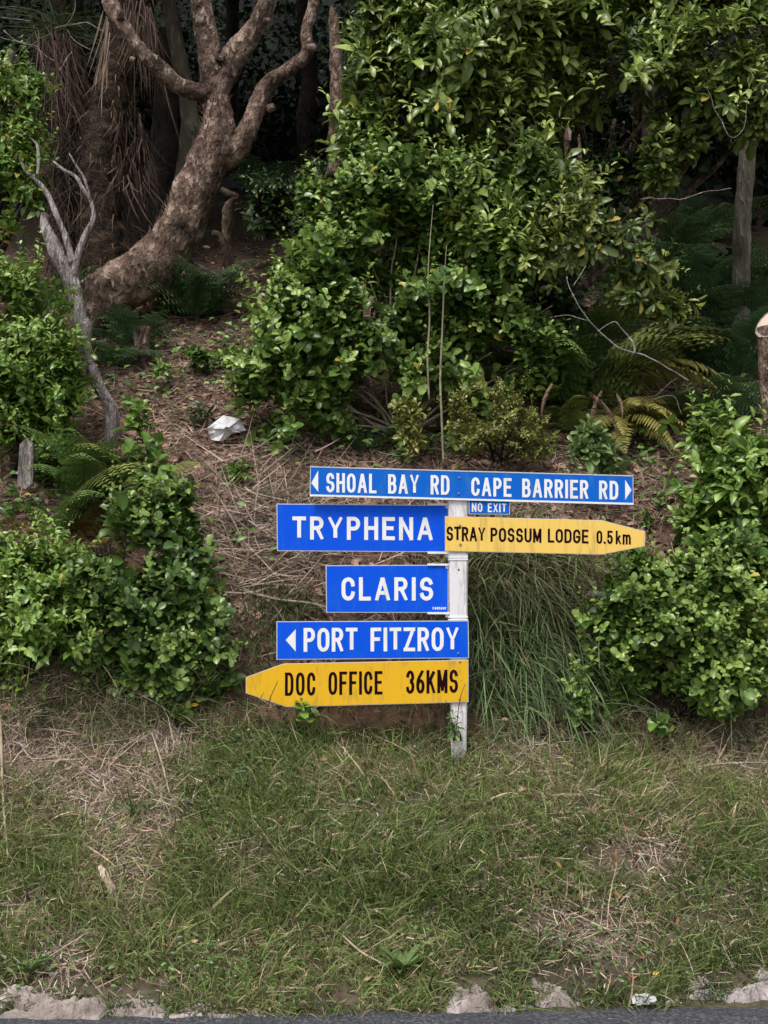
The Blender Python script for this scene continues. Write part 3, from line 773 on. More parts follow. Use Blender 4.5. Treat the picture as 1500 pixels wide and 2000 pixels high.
def plant(name, label, cat, root_pt, blobs, Ydef, n, kind, style, size, k, palette, nparts=150, group=None, yel=.02, bark=M_BARKDARK,
          stem_r=0.012, shell=.5, gapn=.28, gfreq=3.0, out=0.6, up=0.55, front=0.35, seed=0, depth=.8, stems=True, upw=.5, stemname='stem', crown='foliage', keepout=True, extra=None):
    root = thing(name, root_pt, label, cat, group)
    p, u, bi, cs, rs = blob_points(blobs, n, Ydef, shell, gapn, gfreq, seed, depth)
    gz = H(p[:, 0], p[:, 1])
    ok = p[:, 2] > gz+0.02
    p, u, bi = p[ok], u[ok], bi[ok]
    d = norm(u*out+np.array([0, -front, up])+rng.normal(0, .28, p.shape))
    d = norm(d+rng.normal(0, .22, p.shape))
    S1 = [sprig_leaves(p, d, kind, style, size, k, palette, yel, upw)]
    # long stray shoots carrying smaller, younger leaves stick out of the outline
    q = np.nonzero((rng.random(len(p)) < (.12 if len(p) > 100 else 0)))[0]
    sh = []
    if len(q):
        sd = norm(d[q]*.8+np.array([0, -.15, .55])+rng.normal(0, .35, (len(q), 3))); sl = rng.uniform(1.5, 4.0, len(q))*size
        for f in (.35, .6, .8, 1.0):
            pp_ = p[q]+sd*(sl*f)[:, None]+np.array([0, 0, -1])*(sl*f*f*.18)[:, None]
            S1.append(sprig_leaves(pp_, sd, kind, 'pair', size*(.85-.3*f), 3 if f < 1 else 4, palette[1:]+[palette[-1]], yel, upw))
        sh = (p[q], sd, sl)
    ps, R, S, C, ci, wh = [np.concatenate([a[j] for a in S1]) for j in range(6)]
    ci0 = len(S1[0][0]); ci[ci0:] = np.where(ci[ci0:] == 3, 3, np.minimum(ci[ci0:]+1, 2))
    S = S*rng.uniform(.7, 1.12, len(S))
    if stems:
        geo = Geo()
        for i, c in enumerate(cs):
            if c[2] < root_pt[2]: continue
            st = np.array(root_pt)+np.array([random.uniform(-1, 1), random.uniform(-.3, .6), 0])*0.06
            L = np.linalg.norm(c-st)
            mid = st*0.5+c*0.5+np.array([random.uniform(-.12, .12), 0.05, 0.06])*L
            tube(geo, [st, mid, c], [stem_r, stem_r*.7, stem_r*.35], 6, 0.08, jitter=0.05, seed=i, c=(1, 1, 1))
        part(stemname, geo, bark, root)
    geo = Geo()
    # twigs
    m = rng.random(len(p)) < 0.6
    cc = cs[bi[m]]
    td = norm(cc-p[m]); tl = np.minimum(np.linalg.norm(cc-p[m], axis=1), size*3.2)
    blades(geo, p[m], norm(-d[m]+td), tl, 0.006, td*0.3, np.tile([[.09, .085, .04]], (m.sum(), 1))*rng.uniform(.6, 1.3, (m.sum(), 1)), 2)
    if len(q): blades(geo, sh[0], sh[1], sh[2], .005, np.tile([[0, 0, -.18]], (len(q), 1)), np.tile([[.13, .13, .05]], (len(q), 1)), 3)
    # the leaves that show largest become parts of their own
    px, py = project(ps)
    vis = seg_inside(ps)
    # nearness relative to other leaves in the same patch of the picture
    cell = (np.floor(px/18).astype(int)*1000+np.floor(py/18).astype(int))
    order = np.lexsort((np.linalg.norm(ps-CAM, axis=1), cell))
    first = np.ones(len(ps), bool); first[1:] = cell[order][1:] != cell[order][:-1]
    cand = order[first]; cand = cand[vis[cand]]
    sizepx = S[cand]*np.abs(R[cand, 1, 2])
    cand = cand[np.argsort(-sizepx)][:nparts]
    sel = np.zeros(len(ps), bool); sel[cand] = True
    rest = ~sel
    add_leaves(geo, LEAFSETS[kind], ps[rest], R[rest], S[rest], C[rest], wh[rest])
    if extra: extra(geo, root)
    part(crown, geo, M_LEAF, root, kind='stuff')
    pal4 = [tuple(c) for c in palette]+[(0.42, 0.33, 0.06)]
    rl = np.array(root.location)
    for i in cand:
        o = bpy.data.objects.new('leaf', leaf_mesh(kind, int(wh[i]), pal4[ci[i]])); col.objects.link(o); o.parent = root
        Mx = np.eye(4); Mx[:3, :3] = R[i]*S[i]; Mx[:3, 3] = ps[i]-rl
        o.matrix_local = Matrix(Mx.tolist())
    return root

def frond_mesh(name, L, w, npin, arch0, arch1, colr, rib=(0.12, 0.10, 0.04), pinn=9, dead=0.0, seed=0, tipcol=None, bip=True, mat=None):
    """one fern frond in its own frame: grows along +X, arching in Z"""
    r = np.random.default_rng(seed)
    t = np.linspace(0, 1, npin+1)
    el = np.radians(arch0+(arch1-arch0)*t**1.2)
    dx = np.cos(el)*L/npin; dz = np.sin(el)*L/npin
    X = np.concatenate([[0], np.cumsum(dx[:-1])]); Z = np.concatenate([[0], np.cumsum(dz[:-1])])
    sway = 0.06*L*np.sin(t*2.2+r.uniform(0, 6))*t
    C = np.stack([X, sway, Z], -1)
    geo = Geo()
    tube(geo, C, np.linspace(.0045, .0012, npin+1)*L, 4, 10, c=rib, cap=False)
    col0 = np.array(colr); tc = np.array(tipcol if tipcol is not None else colr)
    Vs, Fs, Cs = [], [], []
    n = 0
    for i in range(2, npin+1):
        tt = t[i]
        T = C[min(i+1, npin)]-C[i-1]; T /= np.linalg.norm(T)
        Nn = np.array([-T[2], 0, T[0]])
        pl = w*L*(math.sin(math.pi*min(1, (tt*0.93+0.04))**0.75)**0.8)*(1+r.normal(0, .06))
        for sgn in (-1, 1):
            D = np.array([0, sgn, 0])*0.86+T*0.42-Nn*(0.22+0.5*dead+r.normal(0, .10+.3*dead)); D /= np.linalg.norm(D)
            S_ = np.cross(Nn, D); S_ /= np.linalg.norm(S_)
            cc = (col0*(1-tt)+tc*tt)*r.uniform(.8, 1.2)
            if bip:
                m = max(3, int(pinn*pl/(w*L)))
                for q in range(m):
                    f = (q+0.5)/m
                    base = C[i]+D*pl*f-Nn*pl*0.22*f*f
                    ln = pl*0.26*(1-f*0.75)+0.004*L
                    wd = pl/m*0.46
                    for s2 in (-1, 1):
                        tip = base+S_*ln*s2+D*ln*0.35-Nn*ln*(.15+dead*.8)
                        Vs += [base-D*wd, base+D*wd, tip]; Fs.append([n, n+1, n+2] if s2*sgn > 0 else [n, n+2, n+1]); n += 3; Cs += [cc, cc, cc*1.15]
            else:
                wd = L/npin*0.40
                base = C[i]; mid = base+D*pl*0.55-Nn*pl*0.05; tip = base+D*pl-Nn*pl*(.18+dead*.5)
                Vs += [base-T*wd*.7, base+T*wd*.7, mid-T*wd, mid+T*wd, tip]; Fs += [[n, n+1, n+3], [n, n+3, n+2], [n+2, n+3, n+4]]; n += 5; Cs += [cc]*4+[cc*1.1]
    geo.add(np.array(Vs), [np.array(Fs)], np.array(Cs))
    return geo.mesh(name, mat or M_FERN)
FROND = {}
def frond_set(key, nvar, *a, **k):
    FROND[key] = [frond_mesh('frond', *a, seed=s*7+1, **k) for s in range(nvar)]
frond_set('green', 4, 1.0, .24, 20, 58, -40, (0.12, 0.205, 0.055), pinn=7)
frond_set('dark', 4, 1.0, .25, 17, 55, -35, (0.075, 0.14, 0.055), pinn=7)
frond_set('gold', 4, 1.0, .20, 30, 50, -60, (0.21, 0.225, 0.055), tipcol=(0.30, 0.26, 0.07), bip=False)
frond_set('lime', 4, 1.0, .24, 20, 55, -35, (0.17, 0.25, 0.06), tipcol=(0.23, 0.25, 0.07), pinn=7)
frond_set('brown', 3, 1.0, .20, 18, 30, -20, (0.26, 0.15, 0.06), dead=.3, tipcol=(0.17, 0.19, 0.06))
frond_set('dead', 5, 1.0, .06, 26, -40, -95, (0.24, 0.155, 0.11), rib=(.2, .13, .09), dead=1.0, bip=False, mat=M_STRAW)
def fern(label, base, specs, group=None, name='fern', cat='fern', onground=True):
    """specs: rows of (key, azimuth deg (0 = right, 90 = away), length, pitch deg)"""
    base = np.array(base, float)
    root = thing(name, base, label, cat, group)
    for key, az, L, pt in specs:
        me = random.choice(FROND[key])
        o = bpy.data.objects.new('frond', me); col.objects.link(o); o.parent = root
        o.rotation_euler = (math.radians(random.uniform(-25, 25)), -math.radians(pt), math.radians(az))
        o.scale = (L, L, L)
    return root
def ring_specs(key, n, L, pt=0, a0=0, a1=360):
    return [(key, a0+(a1-a0)*i/n+random.uniform(-12, 12), L*random.uniform(.75, 1.15), pt+random.uniform(-12, 12)) for i in range(n)]

# ------------------------------------------------------------------ trees and trunks
def tree_root(name, px, py, Y, label, cat='tree', group=None):
    p = P(px, py, Y); return thing(name, p, label, cat, group)
# 1 the big leaning tree
T1 = tree_root('leaning_tree', 215, 590, 10.3, 'big brown scaly tree bending up from the bank and forking into bare limbs')
geo = Geo()
tube(geo, *pxpath([(40, 690, 30), (110, 650, 48), (175, 606, 54), (235, 562, 53), (300, 518, 49), (345, 455, 45), (373, 385, 42), (402, 325, 39), (424, 275, 38), (424, 228, 30), (419, 180, 27), (414, 130, 25), (404, 70, 24), (389, 0, 20), (378, -60, 18), (365, -160, 14)], 10.0),
     44, 0.02, .19, 6, seed=4, ridges=.07, jitter=.02)
part('trunk', geo, M_BARK, T1)
for nm, path, sd in (('limb', [(418, 185, 21), (385, 180, 19, 9.9), (348, 163, 17, 9.8), (305, 128, 17, 9.75), (268, 88, 15, 9.7), (238, 48, 14, 9.7), (212, 8, 17, 9.7), (196, -50, 14, 9.7), (180, -130, 10, 9.7)], 5),
                     ('limb', [(418, 190, 22), (440, 138, 26), (468, 95, 24), (500, 55, 20), (517, 12, 19), (524, -40, 17), (530, -120, 13)], 6),
                     ('limb', [(430, 305, 30), (462, 282, 26), (488, 245, 18), (505, 200, 17), (520, 168, 15), (560, 133, 14), (592, 108, 13), (600, 85, 12), (593, 60, 11), (603, 28, 11), (618, -8, 11), (632, -60, 10), (650, -140, 8)], 7)):
    geo = Geo(); tube(geo, *pxpath(path, 10.0), 26, 0.018, .26, 8, seed=sd, jitter=.05, ridges=.08); part(nm, geo, M_BARK, T1)
for px, py, r, ln, dx, dy in ((398, 172, 10, 14, -.6, .6), (603, 96, 10, 12, 1, .1), (236, 38, 8, 14, 0, 1), (517, 42, 7, 12, 1, 0), (524, 213, 9, 12, 1, .2), (262, 118, 7, 8, -1, .2), (430, 118, 14, 10, .2, .9)):
    geo = Geo(); a = P(px, py, 9.93 if px > 300 else 9.65); e = a+np.array([dx, -.5, dy])*ln*10/FPX
    tube(geo, [a, e], [r*10/FPX, r*.8*10/FPX], 10, .02, .25, 20, seed=int(px)); part('branch_stub', geo, M_BARK, T1)
# bark flakes stand proud of the lower trunk
def flakes(root, path, Y, n, seed, colr=(.30, .2, .15)):
    pts, rad = pxpath(path, Y)
    geo = Geo(); r = np.random.default_rng(seed)
    t = r.uniform(0, len(pts)-1.001, n); i = t.astype(int); f = (t-i)[:, None]
    p = pts[i]*(1-f)+pts[i+1]*f; R = (rad[i]*(1-f[:, 0])+rad[i+1]*f[:, 0])
    T = norm(pts[i+1]-pts[i]); D = norm(np.cross(T, r.normal(size=(n, 3)))); D[:, 1] = -np.abs(D[:, 1]); D = norm(D-T*np.sum(D*T, 1)[:, None])
    pos = p+D*(R*1.0)[:, None]
    c = np.array(colr)*r.uniform(.4, 1.4, (n, 1))
    blades(geo, pos, norm(T+D*.35+r.normal(0, .3, (n, 3))), r.uniform(.015, .05, n), r.uniform(.008, .022, n), D*.4, c, 2, side=np.cross(T, D))
    return geo
part('bark_flakes', flakes(T1, [(235, 562, 51), (300, 518, 48), (345, 455, 44), (373, 385, 41), (402, 325, 38), (424, 275, 37), (419, 180, 27)], 10.0, 900, 8), M_STRAW, T1, kind='stuff')

# 2 tree fern with shaggy trunk
def shag(geo, pts, rad, n, L, W, colr, seed, spread=.15, var=.5):
    r = np.random.default_rng(seed)
    t = r.uniform(0, len(pts)-1.001, n); i = t.astype(int); f = (t-i)[:, None]
    p = pts[i]*(1-f)+pts[i+1]*f; R = rad[i]*(1-f[:, 0])+rad[i+1]*f[:, 0]
    a = r.uniform(0, 2*np.pi, n); D = np.stack([np.cos(a), np.sin(a), 0*a], -1)
    pos = p+D*(R*r.uniform(.8, 1.1, n))[:, None]
    d = norm(np.array([0, 0, -1.0])+D*spread*r.uniform(.2, 1.6, n)[:, None]+r.normal(0, .08+spread*.5, (n, 3)))
    c = np.array(colr)*r.uniform(1-var, 1+var, (n, 1))
    blades(geo, pos, d, (.25+r.gamma(2, .35, n))*L, r.uniform(.4, 1.6, n)*W, r.normal(0, .16, (n, 3)), c, 3)
T2 = tree_root('tree_fern', 215, 600, 10.7, 'shaggy tree fern trunk with dead fronds hanging behind the big leaning tree', 'tree fern')
pp, rr = pxpath([(268, -60, 42), (262, 0, 42), (250, 60, 38), (232, 130, 34), (215, 200, 38), (200, 280, 42), (196, 360, 40), (200, 450, 38), (212, 600, 44)], 10.7)
geo = Geo(); tube(geo, pp, rr, 30, .03, .28, 8, seed=12); part('trunk', geo, M_BARKFERN, T2)
geo = Geo(); shag(geo, pp, rr, 700, .16, .010, (.15, .095, .06), 4, .3)
a, b_ = pxpath([(248, 215, 26), (262, 300, 34), (255, 370, 34)], 10.55); shag(geo, a, b_, 330, .26, .011, (.085, .055, .042), 5, .25, .9)
a, b_ = pxpath([(262, 0, 30), (285, 60, 20)], 10.5); shag(geo, a, b_, 160, .5, .008, (.12, .08, .06), 6, .12)
part('dead_fronds', geo, M_STRAW, T2, kind='stuff')
geo = Geo()
for k in range(24):                                            # pale strips peeling down the left side
    s = P(random.uniform(198, 215), random.uniform(20, 110), 10.2); L = random.uniform(.25, .75)
    blades(geo, s[None], norm(np.array([[random.uniform(-.28, -.02), -.05, -1.0]])), L, random.uniform(.006, .016), np.array([[random.uniform(-.1, .1), 0, 0]]), np.array([[.34, .25, .19]])*random.uniform(.4, 1.1), 4)
part('hanging_strips', geo, M_STRAW, T2, kind='stuff')
for az, L in ((20, 1.6), (75, 1.7), (130, 1.6), (190, 1.8), (250, 1.6), (310, 1.7)):     # its crown above the picture
    o = bpy.data.objects.new('frond', random.choice(FROND['green'])); col.objects.link(o); o.parent = T2
    o.location = Vector(P(275, -150, 10.7))-T2.location; o.rotation_euler = (0, -.2, math.radians(az)); o.scale = (L, L, L)
# 3 skirted palm-like tree at the left
T3 = tree_root('skirted_tree_fern', 120, 620, 10.9, 'slim tree fern at left wearing a long skirt of brown straw-like dead leaves', 'tree fern')
pp, rr = pxpath([(122, -60, 20), (118, 40, 19), (115, 140, 20), (120, 300, 24), (125, 600, 26)], 10.9)
geo = Geo(); tube(geo, pp, rr, 20, .04, .25, 9, seed=22); part('trunk', geo, M_BARKFERN, T3)
geo = Geo()
n = 480
s = P(112, 95, 10.75)+rng.normal(0, 1, (n, 3))*[.09, .07, .14]
d = norm(np.stack([rng.normal(.08, .16, n), rng.normal(-.08, .08, n), -np.ones(n)], -1))
blades(geo, s, d, rng.uniform(.25, .9, n), rng.uniform(.004, .010, n), np.stack([rng.normal(.12, .22, n), 0*s[:, 0], 0*s[:, 0]], -1), np.array([.15, .10, .078])*rng.uniform(.1, 1.4, (n, 1)), 4)
n = 700
s = P(150, 300, 10.8)+rng.normal(0, 1, (n, 3))*[.22, .12, .20]
blades(geo, s, norm(rng.normal(0, .45, (n, 3))+[.15, -.1, -.9]), rng.uniform(.15, .6, n), rng.uniform(.005, .012, n), rng.normal(0, .2, (n, 3)), np.array([.09, .06, .045])*rng.uniform(.2, 1.2, (n, 1)), 3)
n = 500
s = P(190, 480, 10.75)+rng.normal(0, 1, (n, 3))*[.22, .10, .35]
blades(geo, s, norm(rng.normal(0, .3, (n, 3))+[.05, -.1, -.9]), rng.uniform(.15, .5, n), rng.uniform(.005, .012, n), rng.normal(0, .2, (n, 3)), np.array([.07, .045, .033])*rng.uniform(.3, 1.2, (n, 1)), 3)
part('leaf_skirt', geo, M_STRAW, T3, kind='stuff')
geo = Geo()
n = 160
s = P(112, 70, 10.8)+rng.normal(0, 1, (n, 3))*[.05, .05, .1]
blades(geo, s, norm(np.stack([rng.normal(0, .7, n), rng.normal(-.1, .4, n), rng.uniform(-.2, 1, n)], -1)), rng.uniform(.3, .8, n), .012, np.array([[0, 0, -.5]])+rng.normal(0, .1, (n, 3)), np.array([.07, .10, .035])*rng.uniform(.5, 1.2, (n, 1)), 4)
part('green_leaves', geo, M_GRASS, T3, kind='stuff')

# simple background trunks that can be told apart
def trunk(name, label, path, Y, mat, seg=18, amp=.15, freq=8, cat='tree', group=None, step=.04, seed=1, pname='trunk'):
    q = max(path, key=lambda r: r[1])
    root = tree_root(name, q[0], q[1], q[3] if len(q) > 3 else Y, label, cat, group)
    geo = Geo(); tube(geo, *pxpath(path, Y), seg, step, amp, freq, seed=seed); part(pname, geo, mat, root)
    return root
trunk('slender_tree', 'smooth slender trunk with pale patches passing behind the leaning tree', [(300, -120, 14), (325, -20, 14), (345, 90, 16), (366, 190, 17), (372, 270, 22), (364, 350, 24), (350, 430, 24)], 11.8, M_BARKMOSS, seed=31)
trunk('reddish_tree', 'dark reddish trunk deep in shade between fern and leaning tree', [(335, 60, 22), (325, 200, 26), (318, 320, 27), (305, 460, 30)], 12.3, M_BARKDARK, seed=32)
trunk('rough_tree', 'rough flaking trunk with a broken pointed top left of the green canopy', [(647, 14, 3), (652, 45, 11), (656, 110, 13), (658, 200, 15), (656, 290, 15), (652, 345, 15)], 10.6, M_BARK, amp=.4, freq=14, seed=33)
trunk('thin_left_tree', 'thin mossy grey-brown trunk by the left edge of the bank', [(22, 100, 7), (14, 140, 8), (28, 240, 9), (34, 330, 9), (35, 400, 9), (44, 500, 8), (54, 600, 8)], 8.9, M_BARKMOSS, amp=.3, seed=34)
TR = trunk('straight_tree', 'straight grey lichened trunk standing in shade near the right edge', [(1492, -200, 14), (1478, -60, 15), (1472, 60, 16), (1466, 200, 17), (1460, 300, 17), (1452, 400, 17), (1448, 500, 18), (1448, 640, 19)], 9.8, M_BARKMOSS, seed=35, amp=.12)
trunk('canopy_tree', 'brown trunk glimpsed inside the leafy canopy', [(1145, -40, 13), (1130, 100, 14), (1120, 220, 16), (1122, 300, 20), (1128, 420, 20), (1135, 560, 22)], 10.0, M_BARK, seed=36, amp=.3)
trunk('shaded_tree', 'dark trunk behind the leaves at the top right', [(1275, -80, 15), (1278, 20, 14), (1270, 120, 12), (1262, 420, 13)], 10.8, M_BARKDARK, seed=37)
# cut trunk at the right edge
T4 = tree_root('cut_tree_trunk', 1512, 870, 7.9, 'reddish brown trunk sawn off with a pale cut face at the right edge', 'tree trunk')
geo = Geo(); tube(geo, *pxpath([(1507, 640, 27), (1508, 700, 28), (1512, 780, 27), (1518, 880, 27)], 7.9), 28, .025, .12, 9, seed=41)
part('trunk', geo, M_BARK, T4)
geo = Geo(); c0 = P(1506, 640, 7.9)
a = np.linspace(0, 2*np.pi, 28, endpoint=False)
ax = norm(np.array([-.55, -.62, .55])); u1 = norm(np.cross(ax, [0, 0, 1.0])); u2 = np.cross(ax, u1)
R0 = 30*7.9/FPX; ring = np.array([c0+(u1*math.cos(t)*R0*.9+u2*math.sin(t)*R0*1.25)*(1+.04*math.sin(3*t)) for t in a])
topc = c0+ax*.035
geo.add(np.vstack([ring+ax*.03, ring-ax*.10, topc[None]]), [np.array([[i, (i+1) % 28, 28+(i+1) % 28, 28+i] for i in range(28)])]); part('collar', geo, M_BARK, T4)
geo = Geo(); geo.add(np.vstack([c0+(ring-c0)*.93+ax*.034, topc+ax*.002]), [np.array([[i, (i+1) % 28, 28] for i in range(28)])]); part('cut_face', geo, M_FRESH, T4)
geo = Geo(); geo.add(np.vstack([c0+(ring-c0)*1.0+ax*.0345, c0+(ring-c0)*.90+ax*.0365]), [np.array([[i, (i+1) % 28, 28+(i+1) % 28, 28+i] for i in range(28)])], ); part('bark_rim', geo, M_BARKGREY, T4)

# dead grey tree at the left
T5 = tree_root('dead_tree', 205, 915, 8.35, 'bare bleached grey dead trunk with forked twigs at left of the bank', 'dead tree')
geo = Geo(); tube(geo, *pxpath([(88, 415, 5), (97, 450, 12), (113, 500, 16), (134, 545, 16), (150, 590, 15), (166, 635, 18), (166, 670, 14), (178, 715, 13), (199, 760, 12), (218, 805, 13), (217, 850, 13), (205, 890, 11), (196, 930, 12)], 8.4), 24, .018, .36, 9, seed=51, ridges=.16, jitter=.05)
part('trunk', geo, M_BARKGREY, T5)
for path in ([(143, 515, 8), (127, 460, 6), (108, 415, 6), (92, 378, 5.5), (70, 352, 5), (50, 333, 4), (40, 312, 3.5), (37, 300, 2)], [(142, 540, 9), (150, 505, 7), (165, 462, 6), (182, 428, 5), (178, 395, 4), (160, 365, 4), (148, 345, 4), (125, 332, 3), (104, 315, 2)],
             [(72, 352, 4), (75, 320, 3), (73, 285, 3), (58, 268, 1.5)], [(178, 395, 3), (165, 350, 2.5), (150, 325, 2), (135, 300, 1.3)], [(160, 645, 7), (145, 652, 8), (132, 640, 4)]):
    geo = Geo(); tube(geo, *pxpath(path, 8.38), 12, .02, .25, 18, seed=int(path[0][0])); part('branch', geo, M_BARKGREY, T5)
T6 = trunk('dead_sapling', 'thin brown dead stem leaning beside the bleached dead trunk', [(146, 585, 5), (134, 640, 6), (122, 690, 7), (117, 750, 7), (118, 820, 8), (122, 860, 9)], 8.5, M_BARK, 12, .25, 15, 'dead stem', seed=52)
T7 = trunk('fallen_branch', 'short dark broken log lying at the foot of the dead grey tree', [(108, 852, 9), (125, 868, 12), (150, 885, 15), (180, 903, 17), (212, 915, 15)], 8.3, M_BARKDARK, 16, .2, 12, 'log', seed=53, pname='log')
trunk('twisted_root', 'twisted bare root looping down the slope right of the leaning tree', [(432, 370, 5), (450, 380, 7), (465, 384, 4), (450, 395, 6), (443, 415, 10), (446, 440, 11), (443, 470, 9), (447, 500, 9), (456, 535, 9)], 10.6, M_BARKROOT, 14, .55, 12, 'root', seed=54, pname='root', step=.02)
trunk('arched_root', 'second pale root bending beside the twisted root', [(415, 455, 5), (430, 462, 7), (438, 485, 8), (445, 520, 8), (452, 540, 6)], 10.5, M_BARKROOT, 12, .55, 12, 'root', seed=55, pname='root', step=.02)
trunk('root_stick', 'long pale stick lying on litter below the twisted root', [(372, 510, 3), (410, 530, 4), (450, 550, 4), (500, 566, 3), (530, 567, 2)], 10.2, M_BARKGREY, 8, .2, 14, 'stick', seed=56, pname='stick', step=.03)
trunk('old_stump', 'mossy stump behind the seedlings on the upper litter slope', [(278, 640, 16), (278, 700, 18), (272, 760, 24)], 9.5, M_BARK, 18, .3, 12, 'stump', seed=57)
q = G(1200, 1170)
trunk('fallen_log', 'weathered grey log end poking from the shrub right of the long grass', [(1148, 1160, 6), (1165, 1162, 9), (1200, 1170, 9), (1238, 1180, 8)], 7.42, M_BARKGREY, 14, .25, 18, 'log', seed=58, pname='log', step=.015)
# thin upright stems through the middle shrub
for i, path in enumerate(([(846, 400, .7), (840, 470, 1.4), (836, 540, 2.0), (839, 620, 2.4), (835, 700, 2.6), (838, 780, 2.8)], [(872, 480, .7), (867, 560, 1.8), (864, 640, 2.6), (860, 740, 3.0), (863, 820, 3.4), (866, 905, 3.6)])):
    trunk('sapling_stem', ('pale straight stem rising in the round-leaved shrub, the shorter one at left' if i == 0 else 'tall pale straight stem reaching the ground above the road name board'), [(a, b_, c_*.72) for a, b_, c_ in path], 8.12+.04*i, M_BARKPALE, 8, .3, 14, 'sapling', seed=60+i, pname='stem')
# leafless twigs
def twigs(label, paths, Y, name='bare_twig', mat=M_BARKGREY):
    root = tree_root(name, paths[0][-1][0], paths[0][-1][1], Y, label, 'twig')
    for p in paths:
        q_, r_ = pxpath(p, Y); geo = Geo(); tube(geo, q_, r_*.62, 6, .02, 0.2, 20, jitter=.05, seed=int(p[0][0])); part('twig', geo, mat, root)
twigs('leafless pale branch slanting over the fern fronds', [[(1108, 540, 1.2), (1130, 590, 1.8), (1160, 635, 2.2), (1190, 672, 2.5), (1240, 695, 2.5), (1290, 715, 2.5), (1345, 745, 3)], [(1075, 618, 1), (1110, 615, 1.5), (1150, 628, 1.7)],
       [(1145, 525, 1), (1120, 560, 1.5)], [(1170, 645, 1.5), (1200, 625, 1.5), (1215, 640, 1.5), (1235, 665, 3), (1240, 690, 3)]], 7.9)
twigs('fine grey twigs drooping from the canopy at the upper right', [[(1250, 385, 1.5), (1310, 383, 1.5), (1380, 378, 1.5), (1430, 372, 1.5)], [(1390, 165, 1), (1400, 215, 1.2), (1420, 262, 1.4), (1445, 250, 1.2), (1470, 180, 1), (1500, 140, 1)]], 8.3)
twigs('spray of thin dead twigs crossing the dark gap at top left', [[(0, 65, 1), (60, 90, 1.2), (110, 120, 1.4)], [(5, 35, 1), (60, 38, 1.2)], [(108, 60, 1.5), (130, 50, 1.5), (170, 42, 1.5), (200, 60, 1.3)], [(120, 55, 1), (140, 15, 1), (140, -20, 1)], [(128, 55, 1), (150, 80, 1), (175, 97, 1)], [(5, 60, 1.3), (40, 85, 1.3), (75, 95, 1.3), (85, 140, 1.3)], [(118, 140, 1.8), (143, 108, 1.8)]], 10.3)
twigs('thin bare twigs hanging on the dark slope right of the ferns', [[(1270, 777, 1), (1310, 777, 1.5), (1330, 810, 1.2)], [(1275, 770, 1), (1320, 740, 1)]], 8.0)

# ------------------------------------------------------------------ leafy trees and shrubs
A_BLOBS = [(730, 330, 80, 45, 8.6), (850, 345, 90, 50, 8.5), (960, 370, 90, 55, 8.45), (1060, 410, 80, 55, 8.4), (900, 440, 50, 40, 8.2), (1010, 500, 45, 40, 8.2), (700, 150, 60, 100), (760, 60, 100, 90), (870, 110, 120, 120), (960, 50, 130, 100), (1090, 100, 130, 110), (990, 230, 100, 90), (850, 250, 110, 80), (1200, 110, 120, 110), (1290, 190, 90, 70),
           (1400, 110, 110, 110), (1450, 190, 60, 60), (710, 250, 60, 60), (1305, 300, 26, 60), (1200, 235, 80, 60), (1060, 320, 90, 60), (1240, 20, 150, 60), (900, 10, 150, 50), (1465, 40, 60, 70), (1480, 230, 40, 40),
           (760, -60, 110, 70), (1000, -80, 180, 80), (1250, -90, 180, 80), (1440, -80, 120, 90), (1345, 260, 30, 30)]
def far_branches(geo, root): pass
plant('broadleaf_tree', 'large glossy-leaved tree filling the upper right with clusters of long leaves', 'tree', P(1130, 560, 9.9), A_BLOBS, 8.75, 3900, 'lance', 'whorl', .15, 8,
      GREENS['olive'], 290, yel=.012, stem_r=.035, bark=M_BARK, stemname='limbs', crown='crown', gapn=.42, gfreq=2.6, seed=1, depth=1.0)
plant('drooping_branch', 'lower branch with long olive and yellow leaves hanging over the dark slope', 'branch', P(1150, 330, 8.9), [(1160, 440, 80, 60), (1250, 500, 36, 60), (1100, 470, 60, 45), (1225, 570, 26, 30), (1310, 605, 36, 22), (1245, 545, 24, 26), (1040, 440, 60, 50)], 8.35, 480, 'lance', 'whorl', .125, 7,
      [(0.07, 0.11, 0.03), (0.11, 0.16, 0.035), (0.22, 0.25, 0.05)], 130, yel=.03, stems=False, gapn=.3, seed=2, up=.1)
B_BLOBS = [(620, 500, 60, 50), (540, 730, 80, 50), (880, 800, 50, 60), (1060, 660, 50, 60), (1080, 600, 40, 40), (740, 830, 60, 40), (660, 830, 40, 30), (880, 330, 70, 60), (1000, 420, 60, 50), (640, 380, 60, 40), (790, 380, 120, 80), (700, 470, 100, 70), (600, 590, 80, 80), (560, 670, 90, 75), (500, 745, 36, 28), (560, 790, 80, 60), (690, 600, 120, 100), (840, 540, 120, 100), (950, 580, 80, 90), (890, 690, 100, 80), (760, 740, 90, 75),
           (960, 470, 90, 80), (660, 720, 80, 70), (960, 690, 60, 60), (1020, 720, 55, 50), (830, 420, 100, 70), (920, 380, 90, 60), (1010, 610, 50, 50)]
plant('round_leaved_shrub', 'tall dense shrub with small rounded glossy leaves above the signs', 'shrub', P(790, 850, 8.6), B_BLOBS, 8.45, 3700, 'round', 'pair', .100, 8,
      GREENS['mid'], 290, yel=.008, stem_r=.012, gapn=.42, gfreq=2.6, seed=3, depth=.9, shell=.3, bark=M_BARKPALE)
plant('dark_understory_shrub', 'dark leafy shrub in shade behind, between leaning tree and tall shrub', 'shrub', P(640, 440, 11.5), [(620, 350, 40, 40), (560, 400, 70, 40), (640, 420, 70, 60), (700, 330, 60, 50), (500, 430, 50, 40), (620, 480, 80, 40)], 11.0, 900, 'oval', 'whorl', .11, 6, GREENS['dark'], 60, seed=4)
